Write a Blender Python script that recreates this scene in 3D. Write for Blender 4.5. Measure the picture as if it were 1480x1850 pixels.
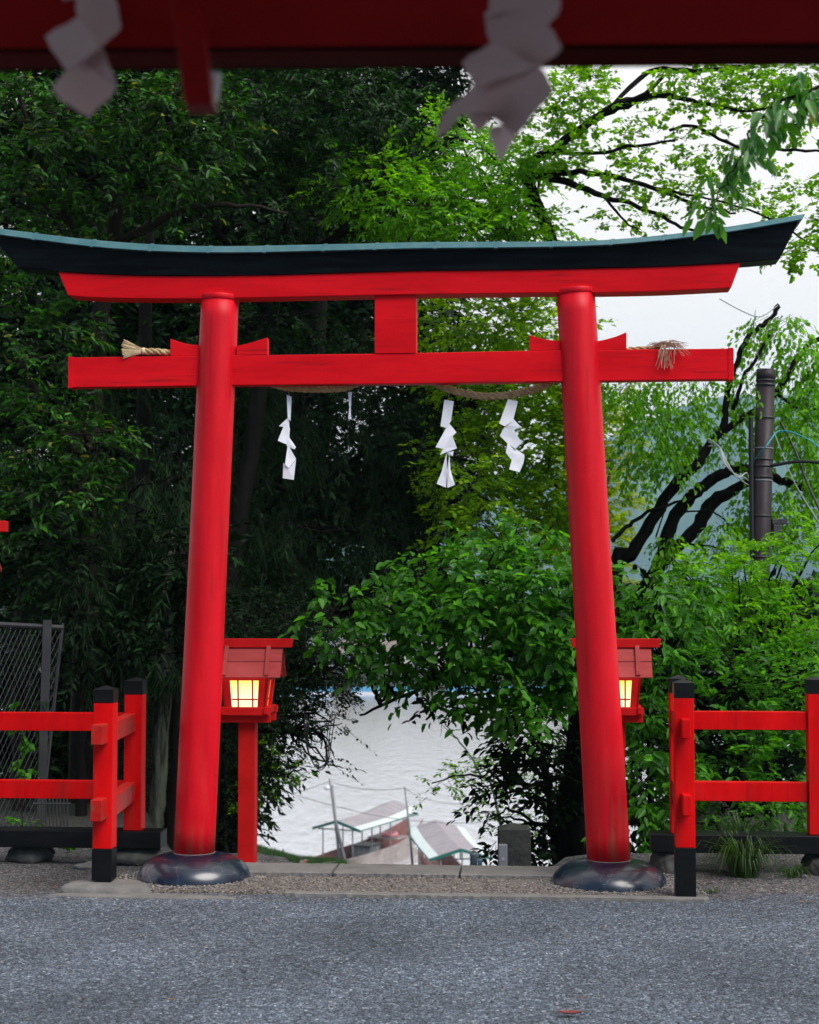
import bpy, math, random
import numpy as np
from mathutils import Vector, Matrix
random.seed(7); RNG = np.random.default_rng(11)
R = math.radians
for o in list(bpy.data.objects): bpy.data.objects.remove(o)
SC = bpy.context.scene; COL = SC.collection

# ------------------------------------------------------------ camera, sky, sun, exposure
F = 2900.0; EYE = 1.6; TH = math.atan(165 / F)
cd = bpy.data.cameras.new('camera'); cam = bpy.data.objects.new('camera', cd); COL.objects.link(cam)
cam.location = (0, 0, EYE); cam.rotation_euler = (R(90) + TH, 0, 0)
cd.sensor_fit = 'VERTICAL'; cd.sensor_height = 36; cd.lens = 36 * F / 1850
cd.clip_start = .05; cd.clip_end = 6000
cd.dof.use_dof = True; cd.dof.focus_distance = 9.4; cd.dof.aperture_fstop = cd.lens / 13.5
SC.camera = cam
SUN_EL, SUN_AZ = 50, 138          # azimuth from +Y, clockwise: high, behind the camera to its right
w = bpy.data.worlds.new('World'); SC.world = w; w.use_nodes = True
nt = w.node_tree; nt.nodes.clear()
N = nt.nodes.new; L = nt.links.new
out = N('ShaderNodeOutputWorld'); bg = N('ShaderNodeBackground'); bg.inputs[1].default_value = .12
sky = N('ShaderNodeTexSky'); sky.sky_type = 'NISHITA'; sky.sun_disc = False
sky.sun_elevation = R(SUN_EL); sky.sun_rotation = R(SUN_AZ); sky.air_density = 1.0; sky.dust_density = .3; sky.ozone_density = 3
tc = N('ShaderNodeTexCoord'); sep = N('ShaderNodeSeparateXYZ'); L(tc.outputs['Generated'], sep.inputs[0])
mp = N('ShaderNodeMapping'); mp.inputs['Scale'].default_value = (1, 1, 2.5); L(tc.outputs['Generated'], mp.inputs[0])
nz = N('ShaderNodeTexNoise'); nz.inputs['Scale'].default_value = 2.2; nz.inputs['Detail'].default_value = 5; L(mp.outputs[0], nz.inputs[0])
ma = N('ShaderNodeMath'); ma.operation = 'MULTIPLY_ADD'; L(sep.outputs['Y'], ma.inputs[0]); ma.inputs[1].default_value = .9; ma.inputs[2].default_value = .22
mb = N('ShaderNodeMath'); mb.operation = 'ADD'; L(ma.outputs[0], mb.inputs[0]); L(nz.outputs['Fac'], mb.inputs[1])
rp = N('ShaderNodeMapRange'); rp.inputs[1].default_value = .35; rp.inputs[2].default_value = .95; L(mb.outputs[0], rp.inputs[0])
mx = N('ShaderNodeMix'); mx.data_type = 'RGBA'; L(rp.outputs[0], mx.inputs[0]); L(sky.outputs[0], mx.inputs[6])
mx.inputs[7].default_value = (9.5, 8.95, 8.65, 1)
L(mx.outputs[2], bg.inputs[0]); L(bg.outputs[0], out.inputs[0])
sd = bpy.data.lights.new('sun', 'SUN'); sd.energy = 4.3; sd.angle = R(40); sd.color = (1, .95, .88)
sun = bpy.data.objects.new('sun', sd); COL.objects.link(sun)
_az = R(SUN_AZ); _d = Vector((math.sin(_az) * math.cos(R(SUN_EL)), math.cos(_az) * math.cos(R(SUN_EL)), math.sin(R(SUN_EL))))
sun.rotation_euler = _d.to_track_quat('Z', 'Y').to_euler(); sun.location = (0, -10, 20)
SC.view_settings.view_transform = 'Standard'; SC.view_settings.look = 'None'
SC.view_settings.exposure = .12; SC.view_settings.gamma = 1
SC.render.engine = 'CYCLES'

# ------------------------------------------------------------ geometry helpers
UP = Vector((0, -math.sin(TH), math.cos(TH))); FW = Vector((0, math.cos(TH), math.sin(TH)))
CAM = Vector((0, 0, EYE))
def ray(px, py): return Vector((1, 0, 0)) * ((px - 740) / F) + UP * ((925 - py) / F) + FW
def P(px, py, Y):
    d = ray(px, py); return CAM + d * (Y / d.y)
def G(px, Y, z=None):
    x = (px - 740) / F * Y
    return Vector((x, Y, terrain(x, Y) if z is None else z))
YAW = R(4.5); ORG = Vector((0, 9.35, 0)); U = Vector((math.cos(YAW), -math.sin(YAW), 0)); V = Vector((math.sin(YAW), math.cos(YAW), 0))
def T(px, py, d=0):                      # local (s, z) on the plane at local depth d
    r = ray(px, py); o = CAM - ORG
    t = (d - o.dot(V)) / r.dot(V); q = o + r * t
    return q.dot(U), q.z
def T3(px, py, d=0):
    s, z = T(px, py, d); return Vector((s, d, z))
def W(s, d, z=0): return ORG + U * s + V * d + Vector((0, 0, z))

def ss(a, b, x):
    t = np.clip((x - a) / (b - a), 0, 1); return t * t * (3 - 2 * t)
WATER = -11.8
def terrain(x, y):
    x = np.asarray(x, float); y = np.asarray(y, float)
    q = np.abs(x - .1)
    y0 = 9.85 + ss(.72, .95, q) * .55 + ss(1.5, 2.6, q) * 3.6
    z = -np.maximum(0, y - y0) * .36
    z = z + .12 * np.sin(x * 1.7 + y * .9) * ss(11, 20, y)
    bank = WATER + .45
    z = np.maximum(z, bank)
    shore = np.interp(x, [-60, -9, -8, -5.7, -3.2, -2.2], [96, 88.5, 86.8, 83.2, 82, 70])
    z = np.where(y > shore - 1.5, np.minimum(z, bank - (y - shore + 1.5) * .35), z)
    z = np.maximum(z, WATER - 2.5)
    far = ss(240, 250, y) * 4.5 + ss(255, 700, y) * 14
    z = np.where(y > 230, WATER - 1.5 + far, z)
    r = float(z) if z.shape == () else z
    return r

class MB:
    def __init__(s): s.v = []; s.f = []; s.mi = []
    def add(s, vs, fs, m=0):
        b = len(s.v); s.v += [tuple(v) for v in vs]; s.f += [tuple(i + b for i in f) for f in fs]; s.mi += [m] * len(fs); return s
    def hexa(s, p, m=0):                 # 8 points: bottom loop 0-3, top loop 4-7
        return s.add(p, [(0, 3, 2, 1), (4, 5, 6, 7), (0, 1, 5, 4), (1, 2, 6, 5), (2, 3, 7, 6), (3, 0, 4, 7)], m)
    def box(s, x0, x1, y0, y1, z0, z1, m=0):
        return s.hexa([(x0, y0, z0), (x1, y0, z0), (x1, y1, z0), (x0, y1, z0), (x0, y0, z1), (x1, y0, z1), (x1, y1, z1), (x0, y1, z1)], m)
    def prism(s, poly, y0, y1, m=0):     # poly in (x, z), any order
        a = sum(poly[i][0] * poly[(i + 1) % len(poly)][1] - poly[(i + 1) % len(poly)][0] * poly[i][1] for i in range(len(poly)))
        if a < 0: poly = poly[::-1]
        n = len(poly); vs = [(x, y0, z) for x, z in poly] + [(x, y1, z) for x, z in poly]
        fs = [tuple(range(n)), tuple(range(2 * n - 1, n - 1, -1))] + [(i, i + n, (i + 1) % n + n, (i + 1) % n) for i in range(n)]
        return s.add(vs, fs, m)
    def strip(s, top, bot, y0, y1, y0t=None, y1t=None, m=0):   # long beam with curved top and bottom, (x,z) lists of same length
        y0t = y0 if y0t is None else y0t; y1t = y1 if y1t is None else y1t
        n = len(top); vs = []
        for (xt, zt), (xb, zb) in zip(top, bot): vs += [(xb, y0, zb), (xt, y0t, zt), (xt, y1t, zt), (xb, y1, zb)]
        fs = []
        for i in range(n - 1):
            a = 4 * i; b = a + 4
            fs += [(a, b, b + 1, a + 1), (a + 1, b + 1, b + 2, a + 2), (a + 2, b + 2, b + 3, a + 3), (a + 3, b + 3, b, a)]
        fs += [(0, 1, 2, 3), (4 * n - 1, 4 * n - 2, 4 * n - 3, 4 * n - 4)]
        return s.add(vs, fs, m)
    def tube(s, pts, rad, n=8, m=0, cap=True):
        pts = [Vector(p) for p in pts]; k = len(pts)
        if not hasattr(rad, '__len__'): rad = [rad] * k
        vs = []; prev = None
        for i, p in enumerate(pts):
            t = (pts[min(i + 1, k - 1)] - pts[max(i - 1, 0)]).normalized()
            if prev is None: a = t.orthogonal().normalized()
            else:
                a = prev - t * prev.dot(t); a = a.normalized() if a.length > 1e-6 else t.orthogonal().normalized()
            prev = a; b = t.cross(a)
            for j in range(n):
                th = 2 * math.pi * j / n; vs.append(p + (a * math.cos(th) + b * math.sin(th)) * rad[i])
        fs = [(i * n + j, i * n + (j + 1) % n, (i + 1) * n + (j + 1) % n, (i + 1) * n + j) for i in range(k - 1) for j in range(n)]
        if cap: fs += [tuple(range(n - 1, -1, -1)), tuple(range((k - 1) * n, k * n))]
        return s.add(vs, fs, m)
    def lathe(s, prof, n=32, c=(0, 0, 0), m=0):
        vs = [(c[0] + r * math.cos(2 * math.pi * j / n), c[1] + r * math.sin(2 * math.pi * j / n), c[2] + z) for r, z in prof for j in range(n)]
        k = len(prof)
        fs = [(i * n + j, i * n + (j + 1) % n, (i + 1) * n + (j + 1) % n, (i + 1) * n + j) for i in range(k - 1) for j in range(n)]
        fs += [tuple(range(n - 1, -1, -1)), tuple(range((k - 1) * n, k * n))]
        return s.add(vs, fs, m)
    def build(s, name, mats, parent=None, smooth=False, bevel=0, seg=2):
        me = bpy.data.meshes.new(name); me.from_pydata(s.v, [], s.f)
        mats = mats if isinstance(mats, (list, tuple)) else [mats]
        for q in mats: me.materials.append(q)
        me.polygons.foreach_set('material_index', s.mi)
        if smooth: me.polygons.foreach_set('use_smooth', [True] * len(me.polygons))
        me.update(); o = bpy.data.objects.new(name, me); COL.objects.link(o)
        if parent is not None: o.parent = parent
        if bevel:
            b = o.modifiers.new('b', 'BEVEL'); b.width = bevel; b.segments = seg; b.limit_method = 'ANGLE'; b.angle_limit = R(35)
        if smooth == 'auto':
            me.polygons.foreach_set('use_smooth', [True] * len(me.polygons))
            try:
                with bpy.context.temp_override(active_object=o, selected_editable_objects=[o], object=o): bpy.ops.object.shade_auto_smooth(angle=R(40))
            except Exception: pass
        return o
def tag(o, label=None, cat=None, group=None, kind=None):
    if label: o['label'] = label
    if cat: o['category'] = cat
    if group: o['group'] = group
    if kind: o['kind'] = kind
    return o
def empty(name, loc, rz=0, label=None, cat=None, group=None):
    o = bpy.data.objects.new(name, None); COL.objects.link(o); o.location = loc; o.rotation_euler = (0, 0, rz); o.empty_display_size = .1
    return tag(o, label, cat, group)
def smoothpath(pts, k=4, jit=0):
    pts = [np.array(p, float) for p in pts]; o = []
    for i in range(len(pts) - 1):
        p0 = pts[max(i - 1, 0)]; p1 = pts[i]; p2 = pts[i + 1]; p3 = pts[min(i + 2, len(pts) - 1)]
        for j in range(k):
            t = j / k
            q = .5 * ((2 * p1) + (-p0 + p2) * t + (2 * p0 - 5 * p1 + 4 * p2 - p3) * t * t + (-p0 + 3 * p1 - 3 * p2 + p3) * t ** 3)
            if jit and (i or j): q = q.copy(); q[:3] += RNG.normal(0, jit, 3)
            o.append(q)
    o.append(pts[-1]); return o

# ------------------------------------------------------------ materials
def mat(name, col, rough=.5, spec=.5, metal=0, var=None, vscale=8, stretch=(1, 1, 1), bump=0, bscale=60, emit=None, estr=0, coat=0):
    """var: second colour mixed in by noise."""
    m = bpy.data.materials.new(name); m.use_nodes = True; t = m.node_tree; b = t.nodes['Principled BSDF']
    b.inputs['Base Color'].default_value = (*col, 1); b.inputs['Roughness'].default_value = rough
    b.inputs['Specular IOR Level'].default_value = spec; b.inputs['Metallic'].default_value = metal
    b.inputs['Coat Weight'].default_value = coat
    co = t.nodes.new('ShaderNodeTexCoord'); mp = t.nodes.new('ShaderNodeMapping'); mp.inputs['Scale'].default_value = stretch
    t.links.new(co.outputs['Object'], mp.inputs[0])
    if var:
        n = t.nodes.new('ShaderNodeTexNoise'); n.inputs['Scale'].default_value = vscale; n.inputs['Detail'].default_value = 6; n.inputs['Roughness'].default_value = .65
        r = t.nodes.new('ShaderNodeMapRange'); r.inputs[1].default_value = .4; r.inputs[2].default_value = .68
        x = t.nodes.new('ShaderNodeMix'); x.data_type = 'RGBA'; x.inputs[6].default_value = (*col, 1); x.inputs[7].default_value = (*var, 1)
        t.links.new(mp.outputs[0], n.inputs[0]); t.links.new(n.outputs['Fac'], r.inputs[0]); t.links.new(r.outputs[0], x.inputs[0]); t.links.new(x.outputs[2], b.inputs['Base Color'])
    if bump:
        n = t.nodes.new('ShaderNodeTexNoise'); n.inputs['Scale'].default_value = bscale; n.inputs['Detail'].default_value = 5
        bp = t.nodes.new('ShaderNodeBump'); bp.inputs['Strength'].default_value = bump; bp.inputs['Distance'].default_value = .01
        t.links.new(mp.outputs[0], n.inputs[0]); t.links.new(n.outputs['Fac'], bp.inputs['Height']); t.links.new(bp.outputs[0], b.inputs['Normal'])
    if emit: b.inputs['Emission Color'].default_value = (*emit, 1); b.inputs['Emission Strength'].default_value = estr
    return m
def paint(name, col, dirt=(.09, .06, .04), low=.35, amount=.5, rough=.4, grain=(1, 1, 1), scr=.5, spec=.08):
    """painted timber: faint grain, chips and scratches, grime that has settled near the foot."""
    m = bpy.data.materials.new(name); m.use_nodes = True; t = m.node_tree; nd = t.nodes.new; ln = t.links.new; b = t.nodes['Principled BSDF']
    co = nd('ShaderNodeTexCoord'); mp = nd('ShaderNodeMapping'); mp.inputs['Scale'].default_value = grain; ln(co.outputs['Object'], mp.inputs[0])
    n1 = nd('ShaderNodeTexNoise'); n1.inputs['Scale'].default_value = 3; n1.inputs['Detail'].default_value = 8; n1.inputs['Roughness'].default_value = .7; ln(mp.outputs[0], n1.inputs[0])
    c1 = nd('ShaderNodeMix'); c1.data_type = 'RGBA'; c1.inputs[6].default_value = (*[c * .74 for c in col], 1); c1.inputs[7].default_value = (min(col[0] * 1.06, .8), col[1] * 1.25 + .002, col[2] * 1.3 + .002, 1)
    r1 = nd('ShaderNodeMapRange'); r1.inputs[1].default_value = .35; r1.inputs[2].default_value = .65; ln(n1.outputs['Fac'], r1.inputs[0]); ln(r1.outputs[0], c1.inputs[0])
    # drying cracks and rubbed streaks that follow the timber
    ms = nd('ShaderNodeMapping'); gx = [22 / max(q, .3) if q > 1 else 1.3 for q in grain]; gx = [34 if q >= 1.5 else 1.6 for q in grain]; ms.inputs['Scale'].default_value = gx; ln(co.outputs['Object'], ms.inputs[0])
    ns = nd('ShaderNodeTexNoise'); ns.inputs['Scale'].default_value = 1; ns.inputs['Detail'].default_value = 4; ln(ms.outputs[0], ns.inputs[0])
    rs = nd('ShaderNodeMapRange'); rs.inputs[1].default_value = .60; rs.inputs[2].default_value = .70; rs.inputs[4].default_value = scr; ln(ns.outputs['Fac'], rs.inputs[0])
    cs = nd('ShaderNodeMix'); cs.data_type = 'RGBA'; ln(rs.outputs[0], cs.inputs[0]); ln(c1.outputs[2], cs.inputs[6]); cs.inputs[7].default_value = (col[0] * .38, .006, .008, 1); c1 = cs
    # chips
    n2 = nd('ShaderNodeTexNoise'); n2.inputs['Scale'].default_value = 16; n2.inputs['Detail'].default_value = 9; n2.inputs['Roughness'].default_value = .8; ln(mp.outputs[0], n2.inputs[0])
    r2 = nd('ShaderNodeMapRange'); r2.inputs[1].default_value = .65; r2.inputs[2].default_value = .70; ln(n2.outputs['Fac'], r2.inputs[0])
    k2 = nd('ShaderNodeMath'); k2.operation = 'MULTIPLY'; ln(r2.outputs[0], k2.inputs[0]); k2.inputs[1].default_value = scr
    c2 = nd('ShaderNodeMix'); c2.data_type = 'RGBA'; ln(k2.outputs[0], c2.inputs[0]); ln(c1.outputs[2], c2.inputs[6]); c2.inputs[7].default_value = (.16, .10, .08, 1)
    # grime near the foot
    ge = nd('ShaderNodeSeparateXYZ'); ln(co.outputs['Object'], ge.inputs[0])
    r3 = nd('ShaderNodeMapRange'); r3.inputs[1].default_value = low; r3.inputs[2].default_value = .0; ln(ge.outputs['Z'], r3.inputs[0])
    n3 = nd('ShaderNodeTexNoise'); n3.inputs['Scale'].default_value = 9; n3.inputs['Detail'].default_value = 7; ln(mp.outputs[0], n3.inputs[0])
    r4 = nd('ShaderNodeMapRange'); r4.inputs[1].default_value = .46; r4.inputs[2].default_value = .7; ln(n3.outputs['Fac'], r4.inputs[0])
    k = nd('ShaderNodeMath'); k.operation = 'MULTIPLY'; ln(r3.outputs[0], k.inputs[0]); ln(r4.outputs[0], k.inputs[1])
    k3 = nd('ShaderNodeMath'); k3.operation = 'MULTIPLY'; ln(k.outputs[0], k3.inputs[0]); k3.inputs[1].default_value = amount
    c3 = nd('ShaderNodeMix'); c3.data_type = 'RGBA'; ln(k3.outputs[0], c3.inputs[0]); ln(c2.outputs[2], c3.inputs[6]); c3.inputs[7].default_value = (*dirt, 1)
    ln(c3.outputs[2], b.inputs['Base Color'])
    rr = nd('ShaderNodeMapRange'); rr.inputs[3].default_value = rough - .08; rr.inputs[4].default_value = rough + .15; ln(n1.outputs['Fac'], rr.inputs[0]); ln(rr.outputs[0], b.inputs['Roughness'])
    bp = nd('ShaderNodeBump'); bp.inputs['Strength'].default_value = .18; bp.inputs['Distance'].default_value = .004; ln(n2.outputs['Fac'], bp.inputs['Height']); ln(bp.outputs[0], b.inputs['Normal'])
    b.inputs['Specular IOR Level'].default_value = spec
    return m
def leafmat(name, c1, c2, trans=.35, rough=.42, spec=.45, yellow=None):
    m = bpy.data.materials.new(name); m.use_nodes = True; t = m.node_tree; nd = t.nodes.new; ln = t.links.new
    b = t.nodes['Principled BSDF']; o = t.nodes['Material Output']
    g = nd('ShaderNodeNewGeometry'); cr = nd('ShaderNodeValToRGB'); e = cr.color_ramp.elements
    e[0].color = (*c1, 1); e[1].color = (*c2, 1)
    mid_ = tuple(a * .65 + b_ * .35 for a, b_ in zip(c1, c2)); q = e.new(.68); q.color = (*mid_, 1)
    if yellow: q = e.new(.97); q.color = (*c2, 1); e[-1].color = (*yellow, 1)
    ln(g.outputs['Random Per Island'], cr.inputs[0]); ln(cr.outputs[0], b.inputs['Base Color'])
    b.inputs['Roughness'].default_value = rough; b.inputs['Specular IOR Level'].default_value = spec
    tr = nd('ShaderNodeBsdfTranslucent'); hs = nd('ShaderNodeMix'); hs.data_type = 'RGBA'; hs.blend_type = 'MULTIPLY'; hs.inputs[0].default_value = 1
    ln(cr.outputs[0], hs.inputs[6]); hs.inputs[7].default_value = (2.6, 2.3, .7, 1); ln(hs.outputs[2], tr.inputs[0])
    mx = nd('ShaderNodeMixShader'); mx.inputs[0].default_value = trans; ln(b.outputs[0], mx.inputs[1]); ln(tr.outputs[0], mx.inputs[2]); ln(mx.outputs[0], o.inputs[0])
    return m
RED = (.62, .002, .010)
M = {}
M['red_v'] = paint('red_paint_upright', RED, grain=(2.2, 2.2, .35), low=.8, amount=.6, dirt=(.10, .085, .05), spec=.2)
M['red_h'] = paint('red_paint_beam', (.64, .003, .008), grain=(.35, 2, 2.2), low=-1, amount=0, scr=.7)
M['red_f'] = paint('red_paint_fence', (.62, .002, .003), grain=(2, 2, .5), low=.9, amount=.35, dirt=(.13, .05, .035), scr=.6)
M['red_s'] = paint('red_paint_stained', (.46, .012, .010), grain=(3, .8, 2), low=1.9, amount=.85, dirt=(.14, .085, .05), scr=.8)
M['red_dirty'] = paint('red_paint_grimy', (.34, .02, .015), grain=(2, .6, 2), low=2, amount=.9, dirt=(.12, .07, .045))
M['red_lan'] = paint('red_paint_lantern', (.50, .008, .008), grain=(1, 1, 1), low=-1, amount=0, rough=.45, scr=.4)
M['red_roof'] = paint('faded_red_roof_paint', (.34, .045, .042), grain=(1, 3, 3), low=-1, amount=0, rough=.42, scr=.9)
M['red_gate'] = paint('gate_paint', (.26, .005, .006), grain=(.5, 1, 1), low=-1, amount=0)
M['black'] = mat('black_paint', (.002, .003, .004), .42, .2, var=(.006, .006, .007), vscale=6, stretch=(.5, 2, 3), bump=.15)
M['black_k'] = mat('black_lintel', (.0008, .0015, .0025), .42, .08, var=(.005, .008, .010), vscale=5, stretch=(.4, 2, 5), bump=.12)
M['gloss'] = None
M['copper'] = mat('verdigris_copper', (.045, .14, .155), .55, .3, .1, var=(.09, .19, .20), vscale=6, stretch=(1, 2, 2), bump=.2, bscale=20)
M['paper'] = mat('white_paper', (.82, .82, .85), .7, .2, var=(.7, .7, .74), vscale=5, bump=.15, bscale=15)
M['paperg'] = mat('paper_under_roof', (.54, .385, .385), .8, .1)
M['straw'] = mat('straw', (.52, .38, .20), .8, .2, var=(.33, .2, .09), vscale=30, bump=.5, bscale=90)
M['straw_pale'] = mat('pale_straw', (.72, .58, .36), .8, .2, var=(.5, .36, .2), vscale=40)
M['straw_dry'] = mat('dry_straw', (.45, .30, .2), .8, .2, var=(.25, .13, .09), vscale=40)
M['conc'] = mat('concrete', (.165, .157, .148), .85, .3, var=(.12, .115, .11), vscale=7, bump=.5, bscale=50)
M['stone'] = mat('dark_stone', (.035, .037, .036), .85, .3, var=(.07, .075, .065), vscale=9, bump=.8, bscale=30)
M['bark'] = mat('bark', (.013, .010, .008), .9, .1, var=(.032, .027, .021), vscale=9, stretch=(1, 1, .3), bump=1.0, bscale=30)
M['bark_d'] = mat('dark_bark', (.005, .0045, .004), .9, .1, var=(.012, .010, .009), vscale=9, stretch=(1, 1, .3), bump=1.0, bscale=30)
M['bark_l'] = mat('lichen_bark', (.006, .007, .005), .9, .1, var=(.10, .115, .085), vscale=4.5, stretch=(2.5, 2.5, .35), bump=1.0, bscale=30)
M['bark_g'] = mat('grey_bark', (.11, .10, .09), .9, .2, var=(.2, .2, .18), vscale=9, bump=.8)
M['steel'] = mat('dark_steel', (.045, .045, .05), .5, .5, .3, var=(.07, .065, .06), vscale=9)
M['wire'] = mat('galvanised_wire', (.07, .075, .08), .5, .3, .3)
M['pole'] = mat('brown_pole_paint', (.026, .018, .023), .5, .25, var=(.045, .034, .038), vscale=3, stretch=(1, 1, .5), bump=.1)
M['cable'] = mat('black_cable', (.012, .012, .014), .5)
M['wcable'] = mat('pale_cable', (.35, .36, .36), .5)
M['cyan'] = mat('teal_rope', (.03, .30, .36), .7)
M['glow'] = None
M['boat_roof'] = mat('boat_roof', (.24, .22, .24), .6, .3, var=(.31, .28, .30), vscale=1.5, stretch=(1, 1, 1))
M['boat_eave'] = mat('boat_eave', (.50, .57, .56), .5, .3, var=(.56, .62, .61), vscale=2)
M['boat_green'] = mat('boat_green', (.008, .10, .08), .5, .3)
M['boat_wood'] = mat('boat_wood', (.30, .27, .25), .7, .3, var=(.2, .17, .16), vscale=1.5)
M['boat_red'] = mat('boat_inside', (.17, .075, .07), .7, .3, var=(.22, .11, .1), vscale=2)
M['grey_w'] = mat('grey_wood', (.13, .13, .135), .8, .3, var=(.24, .24, .24), vscale=5, stretch=(1, 1, .2))
M['pink'] = mat('pink_plastic', (.75, .25, .28), .4)
M['ltblue'] = mat('pale_blue_tarp', (.42, .55, .62), .6)
M['tarp'] = mat('blue_tarp', (.03, .17, .30), .6)
M['white'] = mat('white_plastic', (.6, .6, .62), .5)
M['drygrass'] = mat('dry_leaf', (.30, .12, .03), .7, .2, var=(.12, .03, .02), vscale=20)
M['yleaf'] = mat('yellow_leaf', (.45, .38, .05), .6, .3)
# lantern paper: glows warm, whiter where the bulb sits low behind it
def glow():
    m = bpy.data.materials.new('lit_paper'); m.use_nodes = True; t = m.node_tree; b = t.nodes['Principled BSDF']; nd = t.nodes.new; ln = t.links.new
    co = nd('ShaderNodeTexCoord'); sp = nd('ShaderNodeSeparateXYZ'); ln(co.outputs['Object'], sp.inputs[0])
    r = nd('ShaderNodeMapRange'); r.inputs[1].default_value = .95; r.inputs[2].default_value = 1.14; ln(sp.outputs['Z'], r.inputs[0])
    cr = nd('ShaderNodeValToRGB'); e = cr.color_ramp.elements; e[0].color = (1.0, .74, .42, 1); e[1].color = (.88, .74, .07, 1)
    q = e.new(.35); q.color = (1, .88, .55, 1); ln(r.outputs[0], cr.inputs[0])
    ln(cr.outputs[0], b.inputs['Emission Color']); b.inputs['Emission Strength'].default_value = 1.15
    b.inputs['Base Color'].default_value = (.3, .27, .2, 1); return m
M['glow'] = glow()
M['glow_side'] = mat('lit_side_paper', (.5, .12, .04), .6, emit=(1, .13, .01), estr=.75)
def gloss():
    m = bpy.data.materials.new('black_gloss_footing'); m.use_nodes = True; t = m.node_tree; b = t.nodes['Principled BSDF']; nd = t.nodes.new; ln = t.links.new
    co = nd('ShaderNodeTexCoord'); n = nd('ShaderNodeTexNoise'); n.inputs['Scale'].default_value = 14; n.inputs['Detail'].default_value = 9; n.inputs['Roughness'].default_value = .75; ln(co.outputs['Object'], n.inputs[0])
    w_ = nd('ShaderNodeTexVoronoi'); w_.feature = 'DISTANCE_TO_EDGE'; w_.inputs['Scale'].default_value = 3.2
    dn = nd('ShaderNodeTexNoise'); dn.inputs['Scale'].default_value = 4; ln(co.outputs['Object'], dn.inputs[0])
    av = nd('ShaderNodeVectorMath'); av.operation = 'ADD'; ln(co.outputs['Object'], av.inputs[0]); ln(dn.outputs['Color'], av.inputs[1]); ln(av.outputs[0], w_.inputs[0])
    e = nd('ShaderNodeMapRange'); e.inputs[1].default_value = .006; e.inputs[2].default_value = .0; ln(w_.outputs['Distance'], e.inputs[0])
    r = nd('ShaderNodeMapRange'); r.inputs[1].default_value = .68; r.inputs[2].default_value = .72; ln(n.outputs['Fac'], r.inputs[0])
    mk = nd('ShaderNodeMath'); mk.operation = 'MAXIMUM'; ln(e.outputs[0], mk.inputs[0]); ln(r.outputs[0], mk.inputs[1])
    km = nd('ShaderNodeMath'); km.operation = 'MULTIPLY'; ln(mk.outputs[0], km.inputs[0]); ln(n.outputs['Fac'], km.inputs[1])
    x = nd('ShaderNodeMix'); x.data_type = 'RGBA'; ln(km.outputs[0], x.inputs[0]); x.inputs[6].default_value = (.001, .007, .022, 1); x.inputs[7].default_value = (.26, .27, .29, 1); ln(x.outputs[2], b.inputs['Base Color'])  # navy base stands in for blue sky reflected in the black gloss
    rr = nd('ShaderNodeMapRange'); rr.inputs[3].default_value = .28; rr.inputs[4].default_value = .45; ln(n.outputs['Fac'], rr.inputs[0]); ln(rr.outputs[0], b.inputs['Roughness'])
    b.inputs['Specular IOR Level'].default_value = .5; b.inputs['Coat Weight'].default_value = .7; b.inputs['Coat Roughness'].default_value = .2
    bp = nd('ShaderNodeBump'); bp.inputs['Strength'].default_value = .04; bp.inputs['Distance'].default_value = .01; ln(dn.outputs['Fac'], bp.inputs['Height']); ln(bp.outputs[0], b.inputs['Normal'])
    return m
M['gloss'] = gloss()
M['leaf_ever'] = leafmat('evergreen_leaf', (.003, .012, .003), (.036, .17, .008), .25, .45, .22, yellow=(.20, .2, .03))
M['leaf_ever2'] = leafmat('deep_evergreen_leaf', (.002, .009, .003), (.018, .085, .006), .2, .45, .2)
M['leaf_bright'] = leafmat('bright_leaf', (.055, .20, .006), (.17, .42, .006), .48, .42, .3)
M['leaf_mid'] = leafmat('mid_leaf', (.016, .085, .008), (.085, .31, .012), .42, .42, .28)
M['leaf_maple'] = leafmat('maple_leaf', (.055, .17, .006), (.18, .40, .010), .52, .55, .2)
M['leaf_olive'] = leafmat('olive_leaf', (.06, .17, .005), (.26, .44, .010), .56, .5, .3)
M['leaf_yg'] = leafmat('yellow_green_leaf', (.10, .17, .012), (.26, .34, .02), .45, .5, .3)
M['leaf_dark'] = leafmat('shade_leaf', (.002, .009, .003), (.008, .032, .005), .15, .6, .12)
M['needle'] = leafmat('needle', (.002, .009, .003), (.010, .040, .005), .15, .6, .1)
M['leaf_cherry'] = leafmat('cherry_leaf', (.03, .13, .02), (.07, .24, .03), .45, .38, .5, yellow=(.25, .12, .03))
M['grass'] = leafmat('grass_blade', (.015, .045, .010), (.055, .12, .018), .3, .5, .3)
M['far_leaf'] = leafmat('far_leaf', (.03, .08, .015), (.10, .19, .02), .3, .6, .2)

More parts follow.
